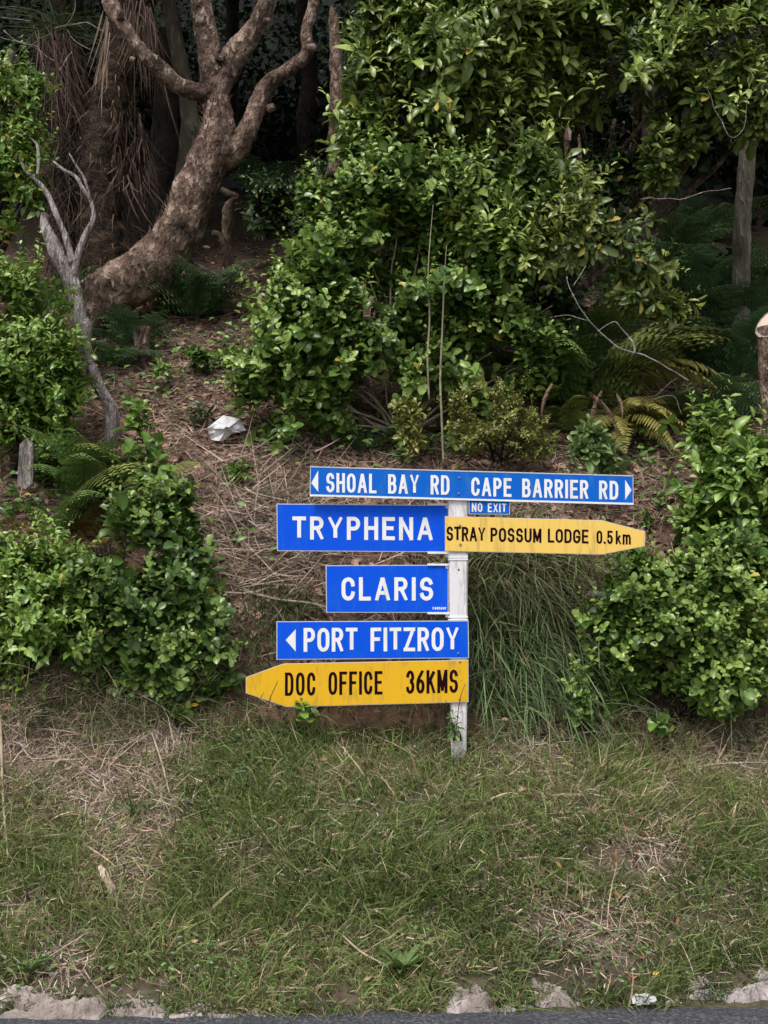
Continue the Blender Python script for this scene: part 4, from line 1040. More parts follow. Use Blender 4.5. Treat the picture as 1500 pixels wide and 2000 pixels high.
plant('dark_slope_shrub', 'dark shrub behind the canopy over the shaded right slope', 'shrub', P(1000, 440, 9.9), [(900, 330, 120, 60), (1040, 390, 100, 60), (1100, 560, 90, 60), (1010, 520, 80, 60), (1200, 350, 60, 60)], 9.3, 1100, 'round', 'pair', .08, 6, GREENS['dark'], 40, seed=5)
plant('edge_tree', 'bright leafy tree with a few yellow leaves at the upper left edge', 'tree', P(-20, 520, 8.7), [(30, 170, 60, 60), (60, 140, 40, 28), (25, 260, 60, 60), (50, 210, 45, 50), (10, 330, 50, 50), (60, 370, 45, 30), (-40, 220, 60, 110), (20, 440, 26, 20), (55, 300, 36, 30)], 8.5, 900, 'oval', 'pair', .075, 6, GREENS['bright'], 110, yel=.06, seed=6, stem_r=.02)
plant('left_edge_shrub', 'tall bright shrub with broad oval leaves along the left edge', 'shrub', P(30, 960, 8.1), [(30, 530, 60, 45), (20, 620, 60, 60), (80, 640, 60, 60), (60, 720, 90, 60), (50, 800, 90, 60), (110, 760, 50, 50), (40, 880, 70, 60), (100, 920, 50, 45), (-40, 700, 60, 200), (110, 590, 30, 40), (90, 985, 60, 30)], 8.1, 1500, 'oval', 'pair', .085, 7, GREENS['bright'], 200, yel=.015, seed=7)
plant('lower_left_shrub', 'bright green low shrub with pointed leaves at the left edge of the bank', 'shrub', P(60, 1290, 7.45), [(50, 1110, 75, 50), (110, 1100, 55, 55), (60, 1180, 95, 65), (110, 1230, 80, 60), (30, 1260, 70, 55), (70, 1320, 70, 36), (-40, 1200, 60, 90)], 7.35, 850, 'oval', 'pair', .085, 7, GREENS['bright'], 200, yel=.012, seed=8, gapn=.2)
plant('dark_green_shrub', 'dense low shrub with dark rounded leaves left of the blue boards', 'shrub', P(290, 1340, 7.45), [(250, 1060, 90, 60), (340, 1040, 80, 60), (380, 1110, 55, 70), (280, 1150, 120, 80), (370, 1220, 60, 80), (250, 1240, 100, 70), (330, 1310, 90, 60), (400, 1330, 45, 36), (190, 1130, 60, 60), (360, 1000, 60, 36), (220, 1310, 60, 36), (170, 1220, 50, 60)], 7.4, 1750, 'round', 'pair', .088, 8, [(0.045, 0.092, 0.020), (0.088, 0.158, 0.034), (0.185, 0.275, 0.062)], 290, yel=.006, seed=9, gapn=.32)
plant('right_shrub', 'dense low glossy shrub with rounded leaves on the right of the bank', 'shrub', P(1330, 1400, 7.4), [(1240, 1110, 60, 45), (1300, 1150, 90, 60), (1250, 1210, 75, 60), (1340, 1240, 110, 80), (1270, 1310, 100, 70), (1390, 1330, 90, 70), (1220, 1350, 70, 45), (1430, 1200, 80, 80), (1400, 1100, 80, 50), (1340, 1385, 90, 36), (1180, 1345, 30, 30), (1480, 1290, 60, 70), (1480, 1130, 50, 70), (1540, 1200, 50, 150)], 7.4, 2000, 'round', 'pair', .088, 8, GREENS['mid'], 290, yel=.006, seed=10, gapn=.32)
plant('upper_right_shrub', 'bright shrub with large pointed drooping leaves below the sawn trunk', 'shrub', P(1430, 1060, 7.8), [(1400, 880, 60, 40), (1450, 870, 60, 40), (1380, 960, 50, 60), (1440, 960, 80, 60), (1420, 1040, 80, 40), (1490, 930, 40, 80), (1350, 1010, 30, 30), (1540, 960, 50, 90)], 7.8, 650, 'oval', 'whorl', .115, 6, GREENS['bright'], 150, yel=.01, seed=12, up=.25, upw=.8)
plant('small_yellowish_shrub', 'sparse shrub of tiny yellow-green leaves above the road name board', 'shrub', P(970, 900, 8.2), [(960, 800, 60, 40), (1000, 840, 60, 36), (930, 850, 50, 36), (1040, 870, 40, 26), (910, 790, 30, 30), (1060, 880, 30, 20)], 8.1, 520, 'small', 'pair', .036, 7, GREENS['yellow'], 40, yel=.03, seed=13, gapn=.2)
plant('leafy_seedling', 'light green seedling with narrow leaves left of the pale stem', 'plant', G(812, 880), [(812, 800, 28, 28), (805, 840, 26, 24), (815, 870, 20, 15)], 8.1, 60, 'lance', 'whorl', .08, 7, GREENS['yellow'], 40, seed=14, shell=.1, gapn=0)
plant('rosette_plant', 'pale broad-leaved rosette plant directly above the CAPE BARRIER lettering', 'plant', G(1170, 905), [(1130, 870, 30, 26), (1180, 890, 40, 20), (1150, 850, 26, 24), (1200, 905, 22, 12)], 8.0, 50, 'lance', 'whorl', .13, 8, [(0.13, 0.20, 0.07), (0.18, 0.26, 0.09), (0.24, 0.30, 0.10)], 60, seed=15, shell=.1, gapn=0)
def seedling(label, px, base, top, size, pal, n=26, kind='oval', Y=None, w=26, yel=0.0):
    g0 = G(px, base); Yb = g0[1]-.03 if Y is None else Y
    h = (base-top)/2
    plant('seedling', label, 'seedling', P(px, base, Yb), [(px, top+h*.35, w, h*.35), (px, top+h*.9, w*1.1, h*.35), (px, top+h*1.4, w*.9, h*.3)], Yb, n, kind, 'whorl', size, 6, GREENS[pal], min(50, n*3), shell=.05, gapn=0, seed=int(px), stem_r=.006, yel=yel, depth=1, up=.9, out=.3)
seedling('tall seedling with stacked broad leaves beside the bleached dead trunk', 292, 1000, 790, .115, 'bright', 34, 'round', w=34)
seedling('seedling with big limp leaves and a yellow lower leaf', 310, 1010, 915, .13, 'yellow', 16, 'oval', w=40, yel=.2)
seedling('small dark seedling in the litter below the white rag', 462, 945, 880, .085, 'mid', 12, w=22)
seedling('small seedling growing in front of the white rag', 468, 850, 800, .06, 'mid', 6, 'round', w=16)
seedling('dark seedling above and left of the white rag', 385, 835, 790, .07, 'dark', 12, w=22)
seedling('seedling under the left end of the road name board', 455, 925, 910, .08, 'bright', 5, w=20)
seedling('leggy pale seedling beside the mossy stump', 318, 770, 700, .08, 'bright', 12, 'lance', w=16)
seedling('low seedling patch under the dark fern', 380, 735, 690, .08, 'mid', 26, 'round', w=46)
seedling('low leafy patch left of the tall shrub', 440, 720, 680, .075, 'mid', 18, 'oval', w=40)
seedling('young leaves beneath the DOC OFFICE board', 600, 1402, 1368, .07, 'bright', 5, 'round', 7.10, w=14)
seedling('small bright weed under the lower left shrub', 352, 1425, 1390, .06, 'bright', 9, 'round', w=20)
seedling('weed growing against the foot of the signpost', 886, 1440, 1392, .055, 'mid', 9, 'lance', 7.08, w=14)
seedling('leafy weed at the lower edge of the long grass', 1138, 1425, 1350, .065, 'mid', 16, 'round', 7.2, w=20)
seedling('seedling behind the point of the faded yellow board', 1262, 1030, 990, .06, 'mid', 8, 'lance', w=26)
seedling('bright sprig poking up by the point of the faded yellow board', 1245, 1105, 1075, .07, 'bright', 9, 'round', 7.3, w=20)

# ------------------------------------------------------------------ ferns
fern('golden fern with arching fronds over the end of the road name board', G(1165, 850), [('gold', -8, .95, -4), ('gold', 10, 1.0, 4), ('gold', -22, .9, -12), ('gold', 35, .9, 10), ('gold', 200, .5, 0), ('gold', -45, .8, -14), ('gold', -75, .6, -10), ('gold', 160, .5, 5), ('gold', -30, .7, 6), ('gold', 0, .8, 14), ('gold', 20, .75, -8), ('gold', -15, .65, -20)])
fern('dense low golden-green fern spilling toward the road under the tall fern', G(1215, 855), [('gold', a_, random.uniform(.45, .7), random.uniform(-25, 15)) for a_ in (-150, -125, -105, -85, -65, -45, -25, -5, 15, 40, -55, -15, -95)])
fern('small golden fern left of the hanging brown fronds', G(1115, 850), [('lime', a_, random.uniform(.35, .55), random.uniform(-10, 20)) for a_ in (-160, -120, -80, -40, 0, 45, 120, 170)])
fern('soft green fern filling the gap above the NO EXIT board', G(1000, 880), [('lime', a_, random.uniform(.35, .55), random.uniform(0, 20)) for a_ in (-170, -130, -90, -50, -10, 30, 80, 130)])
fern('tall fern fanning green and olive fronds toward the right', G(1140, 815), [('lime', 2, 1.35, 16), ('lime', 14, 1.4, 22), ('lime', -12, 1.3, 10), ('green', 35, 1.2, 22), ('gold', -4, 1.25, 12), ('gold', -22, 1.15, 6), ('green', 150, 1.0, 18), ('lime', 172, 1.0, 12), ('green', 190, 1.05, 8), ('green', 100, .9, 20), ('green', 212, .9, 6), ('lime', -35, .95, 10), ('green', 235, .7, 8), ('lime', 6, 1.1, 26)])
fern('dark fern right of the tall shrub over the slope', G(1060, 800), ring_specs('green', 13, 1.0, 12))
fern('shaded fern beside the bare slanting branch', G(1110, 720), ring_specs('green', 11, .95, 12))
SHADE = [(1300, 640, .9, 'dark fern in the middle of the shaded slope behind the golden fern'), (1400, 600, .9, 'dark fern just left of the foot of the straight grey trunk'), (1235, 640, .8, 'dark fern under the yellow-leaved drooping branch'),
         (1370, 740, .8, 'dark fern behind the tips of the tall green fern'), (1440, 760, .8, 'dark fern close to the left side of the sawn trunk'), (1480, 600, .8, 'dark fern between the straight grey trunk and the sawn trunk'),
         (1320, 520, .8, 'dark fern high on the shaded slope below the hanging twig'), (1410, 830, .65, 'dark fern just above the bright large-leaved shrub'), (1330, 850, .55, 'dark fern beneath the tips of the golden fern'),
         (1390, 480, .8, 'highest dark fern on the slope beside the straight grey trunk'), (1190, 560, .7, 'dark fern half hidden below the canopy left of the drooping branch'), (1450, 680, .8, 'dark fern right below the straight grey trunk')]
for px, py, L, lb in SHADE:
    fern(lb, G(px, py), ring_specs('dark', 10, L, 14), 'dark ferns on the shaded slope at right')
fern('dark fern crouching under the big leaning trunk', G(385, 630), ring_specs('dark', 13, .85, 18))
fern('shaded fern on litter right of the leaning trunk base', G(340, 620), ring_specs('dark', 8, .6, 5))
fern('small dark glossy fern left of the pale stem, above the boards', G(705, 885), [('dark', 150, .35, 10), ('dark', 110, .4, 20), ('dark', 60, .35, 20), ('dark', 200, .35, 5), ('dark', 20, .35, 5), ('dark', 250, .3, 0)])
fern('tuft of yellowish fern under the tall shrub', G(640, 855), ring_specs('gold', 5, .3, 10))
fern('olive fern at the foot of the dead grey tree', G(235, 970), ring_specs('lime', 11, .6, 15))
fern('feathery green fern above the lower left shrubs', G(160, 990), ring_specs('green', 11, .75, 18))
fern('fern with browning fronds spread over the left shrubs', G(110, 1060), [('brown', 10, .9, 20), ('brown', -15, .8, 12), ('green', 180, .6, 10), ('brown', 30, .9, 25), ('lime', 150, .6, 15), ('lime', -5, .9, 22), ('green', -40, .7, 10), ('lime', 45, .7, 30), ('brown', 0, .6, 5), ('brown', 200, .6, 8)])
fern('small bronze fern in the gap between the left shrubs', P(170, 1070, 7.5), [('brown', -10, .35, 0), ('brown', -40, .3, 0), ('gold', 20, .35, 5), ('brown', 200, .3, 0)])
fern('light green fern under the tall seedling', G(300, 960), ring_specs('lime', 7, .4, 5))
fern('green fern left of the shaded stump', G(215, 720), ring_specs('dark', 8, .55, 5))
for px, py, L, lb in ((560, 440, .7, 'dark fern under the dark leafy shrub behind the tall shrub'), (640, 400, .8, 'dark fern at the foot of the rough pointed trunk'), (500, 380, .7, 'dark fern on the slope right of the twisted root'),
                      (130, 640, .7, 'dark fern behind the bleached dead trunk'), (255, 690, .6, 'dark fern beside the mossy stump')):
    fern(lb, G(px, py), ring_specs('dark', 9, L, 12), 'dark ferns in deep shade at the upper left')
def dead_fronds(label, lst, Y, scale):
    root = thing('dead_fern_frond', P(lst[0][0], lst[0][1], Y), label, 'dead fern')
    for px, py, L in lst:
        o = bpy.data.objects.new('frond', random.choice(FROND['dead'])); col.objects.link(o); o.parent = root
        o.location = Vector(P(px, py, Y))-root.location; o.rotation_euler = (0, random.uniform(-.15, .3), random.uniform(0, 6.28)); o.scale = (L*1.3, L*1.3, L)
dead_fronds('curled brown dead fronds hanging under the tall fern', [(1150, 765, .36), (1178, 758, .30), (1203, 768, .22), (1080, 745, .25)], 8.15, 1)
dead_fronds('shrivelled brown fronds hanging right of the road name board', [(1243, 905, .2), (1270, 912, .22), (1300, 895, .34), (1345, 915, .2), (1330, 880, .3), (1285, 880, .2)], 7.9, 1)
dead_fronds('grey withered fronds under the road name board at right', [(1163, 978, .14), (1185, 980, .12), (1100, 985, .12)], 7.75, 1)

# ------------------------------------------------------------------ grass, straw and litter
def ground_sample(n, x0, x1, s0, s1):
    x = rng.uniform(x0, x1, n); s = rng.uniform(s0, s1, n); y = s+.05*x
    p = np.stack([x, y, H(x, y)], -1)
    px, py = project(p)
    return p, px, py, N(x, y), s
def build_grass():
    n = 190000
    p, px, py, nn, s = ground_sample(n, -2.7, 2.7, 5.20, 7.42)
    sm = straw_mask(px, py)
    clump = fbm(p, 4.5, 3, 100)
    bare = 1.2*soft(px, py, 740, 1402, 165, 16)+soft(px, py, 130, 1905, 40, 35)+.8*soft(px, py, 660, 1955, 60, 20)+.8*soft(px, py, 1190, 1900, 80, 35)
    kerbm = np.clip(1-(s-5.36)/.10, 0, 1)*(((px < 320) | ((px > 865) & (px < 965)) | ((px > 1030) & (px < 1130)) | (px > 1340)) & (py > 1890))
    dens = np.clip(.62+.9*clump-.55*sm-bare-.95*kerbm, .0, 1)
    k = rng.random(n) < dens
    p, px, py, nn, s, sm, clump = [a[k] for a in (p, px, py, nn, s, sm, clump)]
    m = len(p)
    lean = np.stack([fbm(p, 2.2, 2, 111), -np.abs(fbm(p, 2.2, 2, 112))-.15, 0*clump], -1)*2.2
    d = norm(nn*.55+np.array([0, -.2, .38])+lean*.5+rng.normal(0, .38, (m, 3)))
    L = rng.gamma(5, .0145, m)*(1+.8*fbm(p, 1.7, 2, 115))+.015
    L = np.clip(L*1.02, .02, .22)
    big = fbm(p, 1.3, 3, 120)[:, None]
    c = np.array([0.148, 0.212, 0.066])*(1+.75*rng.normal(0, .5, (m, 1)))*(1+.7*big)
    c = np.where(rng.random((m, 1)) < .22, np.array([0.28, 0.335, 0.13])*rng.uniform(.7, 1.2, (m, 1)), c)
    c = np.where(rng.random((m, 1)) < (.10+.40*sm[:, None]+.20*(big > .03)), np.array([0.50, 0.385, 0.26])*rng.uniform(.4, 1.25, (m, 1)), c)
    c = np.clip(c, .015, .6)
    tip = np.clip(c*1.25+[.02, .02, 0], 0, 1)
    W_ = rng.uniform(.0028, .0080, m); wide = rng.random(m) < .05; W_ = np.where(wide, W_*1.9, W_); L = np.where(wide, L*1.35, L)
    geo = Geo(); blades(geo, p, d, L, W_, norm(rng.normal(0, 1, (m, 3))+[0, -.5, -.8])*rng.uniform(.2, .95, (m, 1)), c, 3, tipc=tip)
    link('grass', geo.mesh('grass', M_GRASS), kind='stuff', label='rough short green grass covering the roadside bank')
    # dry straw
    n = 60000
    p, px, py, nn, s = ground_sample(n, -2.7, 2.7, 5.28, 7.5)
    sm = straw_mask(px, py); k = rng.random(n) < np.clip(.06+.95*sm+.25*fbm(p, 3, 3, 130), .02, 1)*(1-np.clip(1.2*soft(px, py, 740, 1408, 175, 18), 0, 1))
    p, nn, sm = p[k], nn[k], sm[k]; m = len(p)
    d = rng.normal(0, 1, (m, 3)); d = norm(d-nn*np.sum(d*nn, 1)[:, None]*rng.uniform(.5, 1, (m, 1))+nn*.12+[0, -.1, -.35])
    c = np.array([0.58, 0.45, 0.36])*rng.uniform(.25, 1.25, (m, 1))*(1+rng.normal(0, .06, (m, 3)))
    geo = Geo(); blades(geo, p+nn*rng.uniform(.004, .045, (m, 1)), d, rng.gamma(3, .04, m)*(.6+.7*sm)+.02, rng.uniform(.0022, .0062, m), rng.normal(0, .22, (m, 3)), np.clip(c, .01, 1), 3)
    link('straw', geo.mesh('straw', M_STRAW), kind='stuff', label='dry pale straw lying in the grass')
    # low clover-like weeds along the kerb and in patches
    n = 30000
    p, px, py, nn, s = ground_sample(n, -2.7, 2.7, 5.3, 7.3)
    w = .9*soft(px, py, 90, 1880, 120, 50)+soft(px, py, 400, 1890, 130, 50)+.8*soft(px, py, 1040, 1860, 160, 50)+.6*soft(px, py, 1250, 1880, 130, 50)+.7*soft(px, py, 520, 1480, 150, 90)+.5*soft(px, py, 700, 1420, 250, 60)+.5*soft(px, py, 1430, 1740, 90, 60)
    k = rng.random(n) < np.clip(w*.5+.06*(fbm(p, 6, 2, 140) > .05), 0, 1)*.95
    p, nn = p[k], nn[k]; m = len(p)
    geo = Geo(); a = rng.uniform(0, 6.28, m)
    x = norm(np.stack([np.cos(a), np.sin(a), rng.uniform(-.2, .6, m)], -1))
    C = np.array([0.09, 0.165, 0.045])*rng.uniform(.5, 1.5, (m, 1))
    add_leaves(geo, LEAFSETS['small'], p+nn*rng.uniform(.01, .06, (m, 1)), frames(x, nn+[0, -.4, .3]+rng.normal(0, .3, (m, 3))), rng.uniform(.014, .034, m), C, rng.integers(0, 6, m))
    link('weeds', geo.mesh('weeds', M_LEAF), kind='stuff', label='low clover-like weeds creeping through the grass')
    # orange-brown dock leaves among the grass at right
    n = 150; geo = Geo()
    q = np.array([G(px, py) for px, py in zip(rng.normal(1210, 150, 60), rng.normal(1660, 130, 60))])
    q = q[rng.integers(0, 60, n)]+rng.normal(0, .03, (n, 3))*[1, 1, .3]; q[:, 2] = H(q[:, 0], q[:, 1])+rng.uniform(.0, .05, n)
    x = norm(rng.normal(0, 1, (n, 3))*[1, .5, 1]); add_leaves(geo, LEAFSETS['lance'], q, frames(x, rng.normal(0, .4, (n, 3))+[0, -1, .5]), rng.uniform(.02, .055, n), np.array([.24, .12, .07])*rng.uniform(.4, 1.3, (n, 1)), rng.integers(0, 6, n))
    link('dock_leaves', geo.mesh('dock_leaves', M_STRAW), kind='stuff', label='rusty withered weed leaves in the grass at right')
build_grass()
def build_litter():
    n = 42000
    x = rng.uniform(-3.4, 3.6, n); s = rng.triangular(7.25, 8.0, 12.5, n); y = s+.05*x
    p = np.stack([x, y, H(x, y)], -1); nn = N(x, y)
    d = rng.normal(0, 1, (n, 3)); d = norm(d-nn*np.sum(d*nn, 1)[:, None]*.95+nn*.05)
    far = np.clip((s-8.6)/3, 0, 1)[:, None]  # litter colour darkens upslope, standing in for forest shade
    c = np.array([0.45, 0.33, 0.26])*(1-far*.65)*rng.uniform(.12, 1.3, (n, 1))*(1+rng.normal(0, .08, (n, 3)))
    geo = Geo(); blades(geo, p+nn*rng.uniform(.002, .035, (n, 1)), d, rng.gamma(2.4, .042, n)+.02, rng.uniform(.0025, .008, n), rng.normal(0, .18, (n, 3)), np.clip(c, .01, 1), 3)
    # long pale ribs tangled left of the boards
    n = 1100
    q = np.array([G(a, b) for a, b in zip(rng.normal(520, 70, 90), rng.normal(1050, 75, 90))]); q = q[rng.integers(0, 90, n)]
    p = q+rng.normal(0, .05, (n, 3))*[1, .3, 1]; p[:, 2] = np.maximum(p[:, 2], H(p[:, 0], p[:, 1])+.01); p[:, 1] -= .02
    d = norm(np.stack([rng.normal(0, 1, n), rng.normal(-.05, .12, n), rng.normal(-.1, .5, n)], -1))
    blades(geo, p, d, rng.uniform(.12, .5, n), rng.uniform(.004, .011, n), rng.normal(0, .1, (n, 3)), np.array([0.54, 0.425, 0.34])*rng.uniform(.3, 1.1, (n, 1)), 3)
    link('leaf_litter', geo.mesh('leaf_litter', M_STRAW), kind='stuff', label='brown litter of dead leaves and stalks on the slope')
    n = 9000
    x = rng.uniform(-3.2, 3.4, n); s = rng.triangular(7.3, 7.9, 12, n); y = s+.05*x
    p = np.stack([x, y, H(x, y)], -1); nn = N(x, y)
    x_ = rng.normal(0, 1, (n, 3)); x_ = norm(x_-nn*np.sum(x_*nn, 1)[:, None])
    geo = Geo(); add_leaves(geo, LEAFSETS['small'], p+nn*.012, frames(x_, nn+rng.normal(0, .5, (n, 3))), rng.uniform(.03, .085, n), np.array([.30, .19, .14])*rng.uniform(.2, 1.5, (n, 1)), rng.integers(0, 6, n))
    link('dead_leaves', geo.mesh('dead_leaves', M_STRAW), kind='stuff', label='curled dead leaves scattered on the slope')
build_litter()

def twig_tangle():
    root = thing('twig_tangle', G(1285, 985), 'tangle of thin dead twigs on bare litter right of the road name board', 'twigs')
    geo = Geo()
    for k in range(34):
        a = P(random.uniform(1240, 1350), random.uniform(890, 1010), 8.0); b_ = a+np.array([random.gauss(0, .16), random.uniform(-.03, .1), random.gauss(-.02, .10)])
        tube(geo, [a, (a+b_)/2+[0, -.02, random.gauss(0, .03)], b_], [.002, .003, .0014], 5, .03, .2, 20, c=np.array([.40, .31, .25])*random.uniform(.3, 1.1), seed=k, jitter=.02)
    part('twigs', geo, M_STRAW, root, kind='stuff')
twig_tangle()
def build_cover():
    n = 60000
    x = rng.uniform(-3.2, 3.4, n); s = rng.uniform(7.3, 12.5, n); y = s+.05*x
    p = np.stack([x, y, H(x, y)], -1); px, py = project(p); nn = N(x, y)
    w = 1.0*soft(px, py, 120, 960, 170, 60)+.8*soft(px, py, 60, 1030, 110, 50)+.7*soft(px, py, 420, 690, 110, 50)+.5*soft(px, py, 560, 860, 90, 26)+.8*soft(px, py, 1380, 700, 170, 120)+.5*soft(px, py, 1180, 860, 90, 60)+.6*soft(px, py, 560, 400, 120, 60)
    w = w+.7*soft(px, py, 780, 870, 190, 30)+.6*soft(px, py, 1120, 880, 130, 36)+.5*soft(px, py, 560, 930, 60, 26)+.4*soft(px, py, 1300, 940, 60, 50)+.32*soft(px, py, 450, 780, 130, 90)+.3*soft(px, py, 300, 860, 110, 80)+.35*soft(px, py, 480, 1080, 60, 120)
    w = w+.7*soft(px, py, 860, 880, 150, 26)+.5*soft(px, py, 1290, 990, 60, 50)+.6*soft(px, py, 180, 700, 60, 90)+.3*soft(px, py, 400, 940, 90, 30)-2*soft(px, py, 443, 845, 55, 40)
    k = rng.random(n) < np.clip(w*(.35+1.3*fbm(p, 2.5, 3, 260)), 0, 1)*.75
    p, nn, px = p[k], nn[k], px[k]; m = len(p)
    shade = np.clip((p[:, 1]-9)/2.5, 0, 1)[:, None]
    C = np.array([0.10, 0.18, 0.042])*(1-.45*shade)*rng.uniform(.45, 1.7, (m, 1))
    C = np.where(rng.random((m, 1)) < .05, np.array([.28, .24, .07]), C)
    a = rng.uniform(0, 6.28, m); x_ = norm(np.stack([np.cos(a), np.sin(a)-.2, rng.uniform(-.3, .9, m)], -1))
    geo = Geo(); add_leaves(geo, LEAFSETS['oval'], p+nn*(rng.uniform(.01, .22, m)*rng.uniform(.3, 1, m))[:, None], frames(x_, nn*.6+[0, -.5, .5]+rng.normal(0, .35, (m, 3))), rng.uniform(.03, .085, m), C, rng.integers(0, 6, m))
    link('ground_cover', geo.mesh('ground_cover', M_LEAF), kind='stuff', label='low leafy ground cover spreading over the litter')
build_cover()

def clump(name, label, centre, n, L, W, dirf, colr, spread, seed, cat='grass clump', dry=.15, curve=(0, -.2, -.9)):
    root = thing(name, centre, label, cat)
    r = np.random.default_rng(seed)
    p = np.array(centre)+r.normal(0, 1, (n, 3))*spread
    p[:, 2] = H(p[:, 0], p[:, 1])+.005
    d = norm(np.array(dirf)+r.normal(0, .42, (n, 3)))
    c = np.array(colr)*r.uniform(.5, 1.35, (n, 1))
    c = np.where(r.random((n, 1)) < dry, np.array([.34, .27, .18])*r.uniform(.4, 1.1, (n, 1)), c)
    geo = Geo(); blades(geo, p, d, r.uniform(.5, 1.2, n)*L, r.uniform(.6, 1.3, n)*W, np.array(curve)*r.uniform(.4, 1.0, (n, 1))+r.normal(0, .12, (n, 3)), c, 5)
    part('blades', geo, M_GRASS, root, kind='stuff')
clump('long_grass', 'long drooping grass spilling down the bank right of the signpost', G(1010, 1130), 1500, .46, .0105, (.15, -.55, .6), (.22, .28, .12), [.26, .10, 0], 1, dry=.25)
clump('long_grass', 'dark green tussock of fine grass combed to the right below the long grass', G(1030, 1290), 1400, .40, .0090, (.25, -.55, .45), (.16, .24, .10), [.24, .10, 0], 2, dry=.05)
clump('long_grass', 'grass lying over at the right side of the lower post', G(980, 1230), 800, .36, .0090, (.1, -.5, .5), (.19, .26, .11), [.20, .08, 0], 3, dry=.12)
clump('dry_grass', 'brown dead grass thatch hanging behind the end of the faded yellow board', G(985, 1100), 900, .34, .006, (.2, -.5, .2), (.34, .24, .16), [.30, .08, 0], 14, dry=.5)
clump('dry_grass', 'straw-coloured stalks above the orange soil by the fallen log', G(1110, 1165), 260, .30, .006, (.5, -.4, .1), (.42, .33, .23), [.14, .06, 0], 15, dry=.5)
clump('grass_tuft', 'green tuft of broad grass just left of the CLARIS board', G(555, 1200), 420, .26, .0065, (0, -.3, .8), (.10, .16, .06), [.12, .06, 0], 4)
clump('grass_tuft', 'thin grass tuft at the left end of the PORT FITZROY board', G(510, 1270), 300, .24, .0055, (0, -.3, .8), (.10, .15, .05), [.09, .05, 0], 5, dry=.3)
clump('grass_tuft', 'pale brownish grass tuft at left of the road name board', G(560, 965), 260, .22, .005, (0, -.3, .7), (.13, .15, .06), [.12, .06, 0], 6, dry=.4)
clump('grass_tuft', 'straggly long grass under the dark green shrub', G(200, 1385), 800, .42, .0055, (.1, -.4, .6), (.10, .14, .05), [.35, .07, 0], 7, dry=.45)
clump('grass_tuft', 'dry grass tuft beneath the right shrub', G(1420, 1440), 600, .26, .005, (0, -.4, .7), (.12, .14, .06), [.28, .08, 0], 8, dry=.5)
clump('grass_tuft', 'grass tuft on the kerb at the lower right', G(1390, 1945), 110, .16, .005, (0, -.2, .9), (.075, .125, .05), [.05, .03, 0], 9, dry=.1)
clump('grass_tuft', 'grass tuft on the road edge at the lower left', G(270, 1975), 120, .12, .005, (0, -.3, .9), (.085, .13, .05), [.12, .03, 0], 10, dry=.1)
for i, (px_, py_, lb_) in enumerate(((60, 1955, 'grass creeping over the back of the leftmost kerb piece'), (165, 1965, 'grass growing through the gap in the left kerb'), (915, 1945, 'grass leaning over the kerb piece right of centre'), (1080, 1940, 'grass over the middle broken kerb piece'),
        (1440, 1925, 'grass draped over the long kerb piece at the right edge'), (1000, 1960, 'grass growing at the road edge between two kerb pieces'), (420, 1975, 'grass sprouting over the road edge left of centre'), (640, 1978, 'grass spilling onto the asphalt at the centre'))):
    clump('grass_tuft', lb_, G(px_, py_), 110, .13, .0055, (0, -.55, .6), (.13, .19, .065), [.11, .03, 0], 40+i, dry=.3)
clump('grass_tuft', 'small grass tuft between the broken kerb pieces', G(1180, 1945), 110, .12, .005, (0, -.3, .9), (.085, .13, .05), [.06, .03, 0], 11, dry=.1)
clump('grass_tuft', 'single tall green grass stalks above the straw patch at left', G(262, 1600), 26, .30, .009, (.02, -.1, 1), (.11, .18, .06), [.02, .02, 0], 12, dry=0)
clump('grass_tuft', 'grass hiding the foot of the signpost', G(897, 1475), 260, .16, .0045, (0, -.3, .9), (.09, .14, .05), [.09, .04, 0], 13, dry=.25)

for lb, pp_ in (('dark thin stalk crossing the pointed end of the DOC OFFICE board', [(520, 1390, 1.2), (528, 1362, 1.0), (543, 1330, .6)]), ('tiny forked dark stalk at the tip of the DOC OFFICE board', [(500, 1385, 1.0), (510, 1360, .8), (515, 1352, .5)]), ('thin dark grass stalk against the right end of the DOC OFFICE board', [(893, 1420, 1.0), (898, 1370, .9), (908, 1335, .5)])):
    q_, r_ = pxpath(pp_, 7.08); root = thing('thin_stalk', q_[0], lb, 'stalk'); geo = Geo(); tube(geo, q_, r_, 5, .02, .1, 20, c=(.10, .07, .04), seed=3, jitter=.01); part('stalk', geo, M_STRAW, root)

# a spiky rosette weed by the road
def rosette(label, px, py, n, L, colr, name='rosette_weed'):
    c = G(px, py); root = thing(name, c, label, 'weed')
    for k in range(n):
        t = LEAFSETS['lance'][k % 6]
        az = k*2.4; el = random.uniform(.3, .9)
        me = _rw.setdefault((k % 6, colr), mesh_np('leaf', t['V']*[1, .7, 1], [t['T'], t['Q']], np.array(colr)[None]*t['tint'][:, None], [M_GRASS]))
        o = bpy.data.objects.new('leaf', me); col.objects.link(o); o.parent = root
        o.rotation_euler = (0, -el, az); s = L*random.uniform(.7, 1.1); o.scale = (s, s, s); o.location = (0, -.02, .02)
_rw = {}
rosette('bright rosette of narrow toothed leaves near the road edge, centre', 785, 1905, 24, .13, (.12, .19, .06))
rosette('flat green rosette weed at lower left above the kerb', 60, 1905, 16, .09, (.09, .16, .04))
rosette('small rosette weed under the right shrub edge', 1300, 1445, 10, .10, (.13, .17, .05))

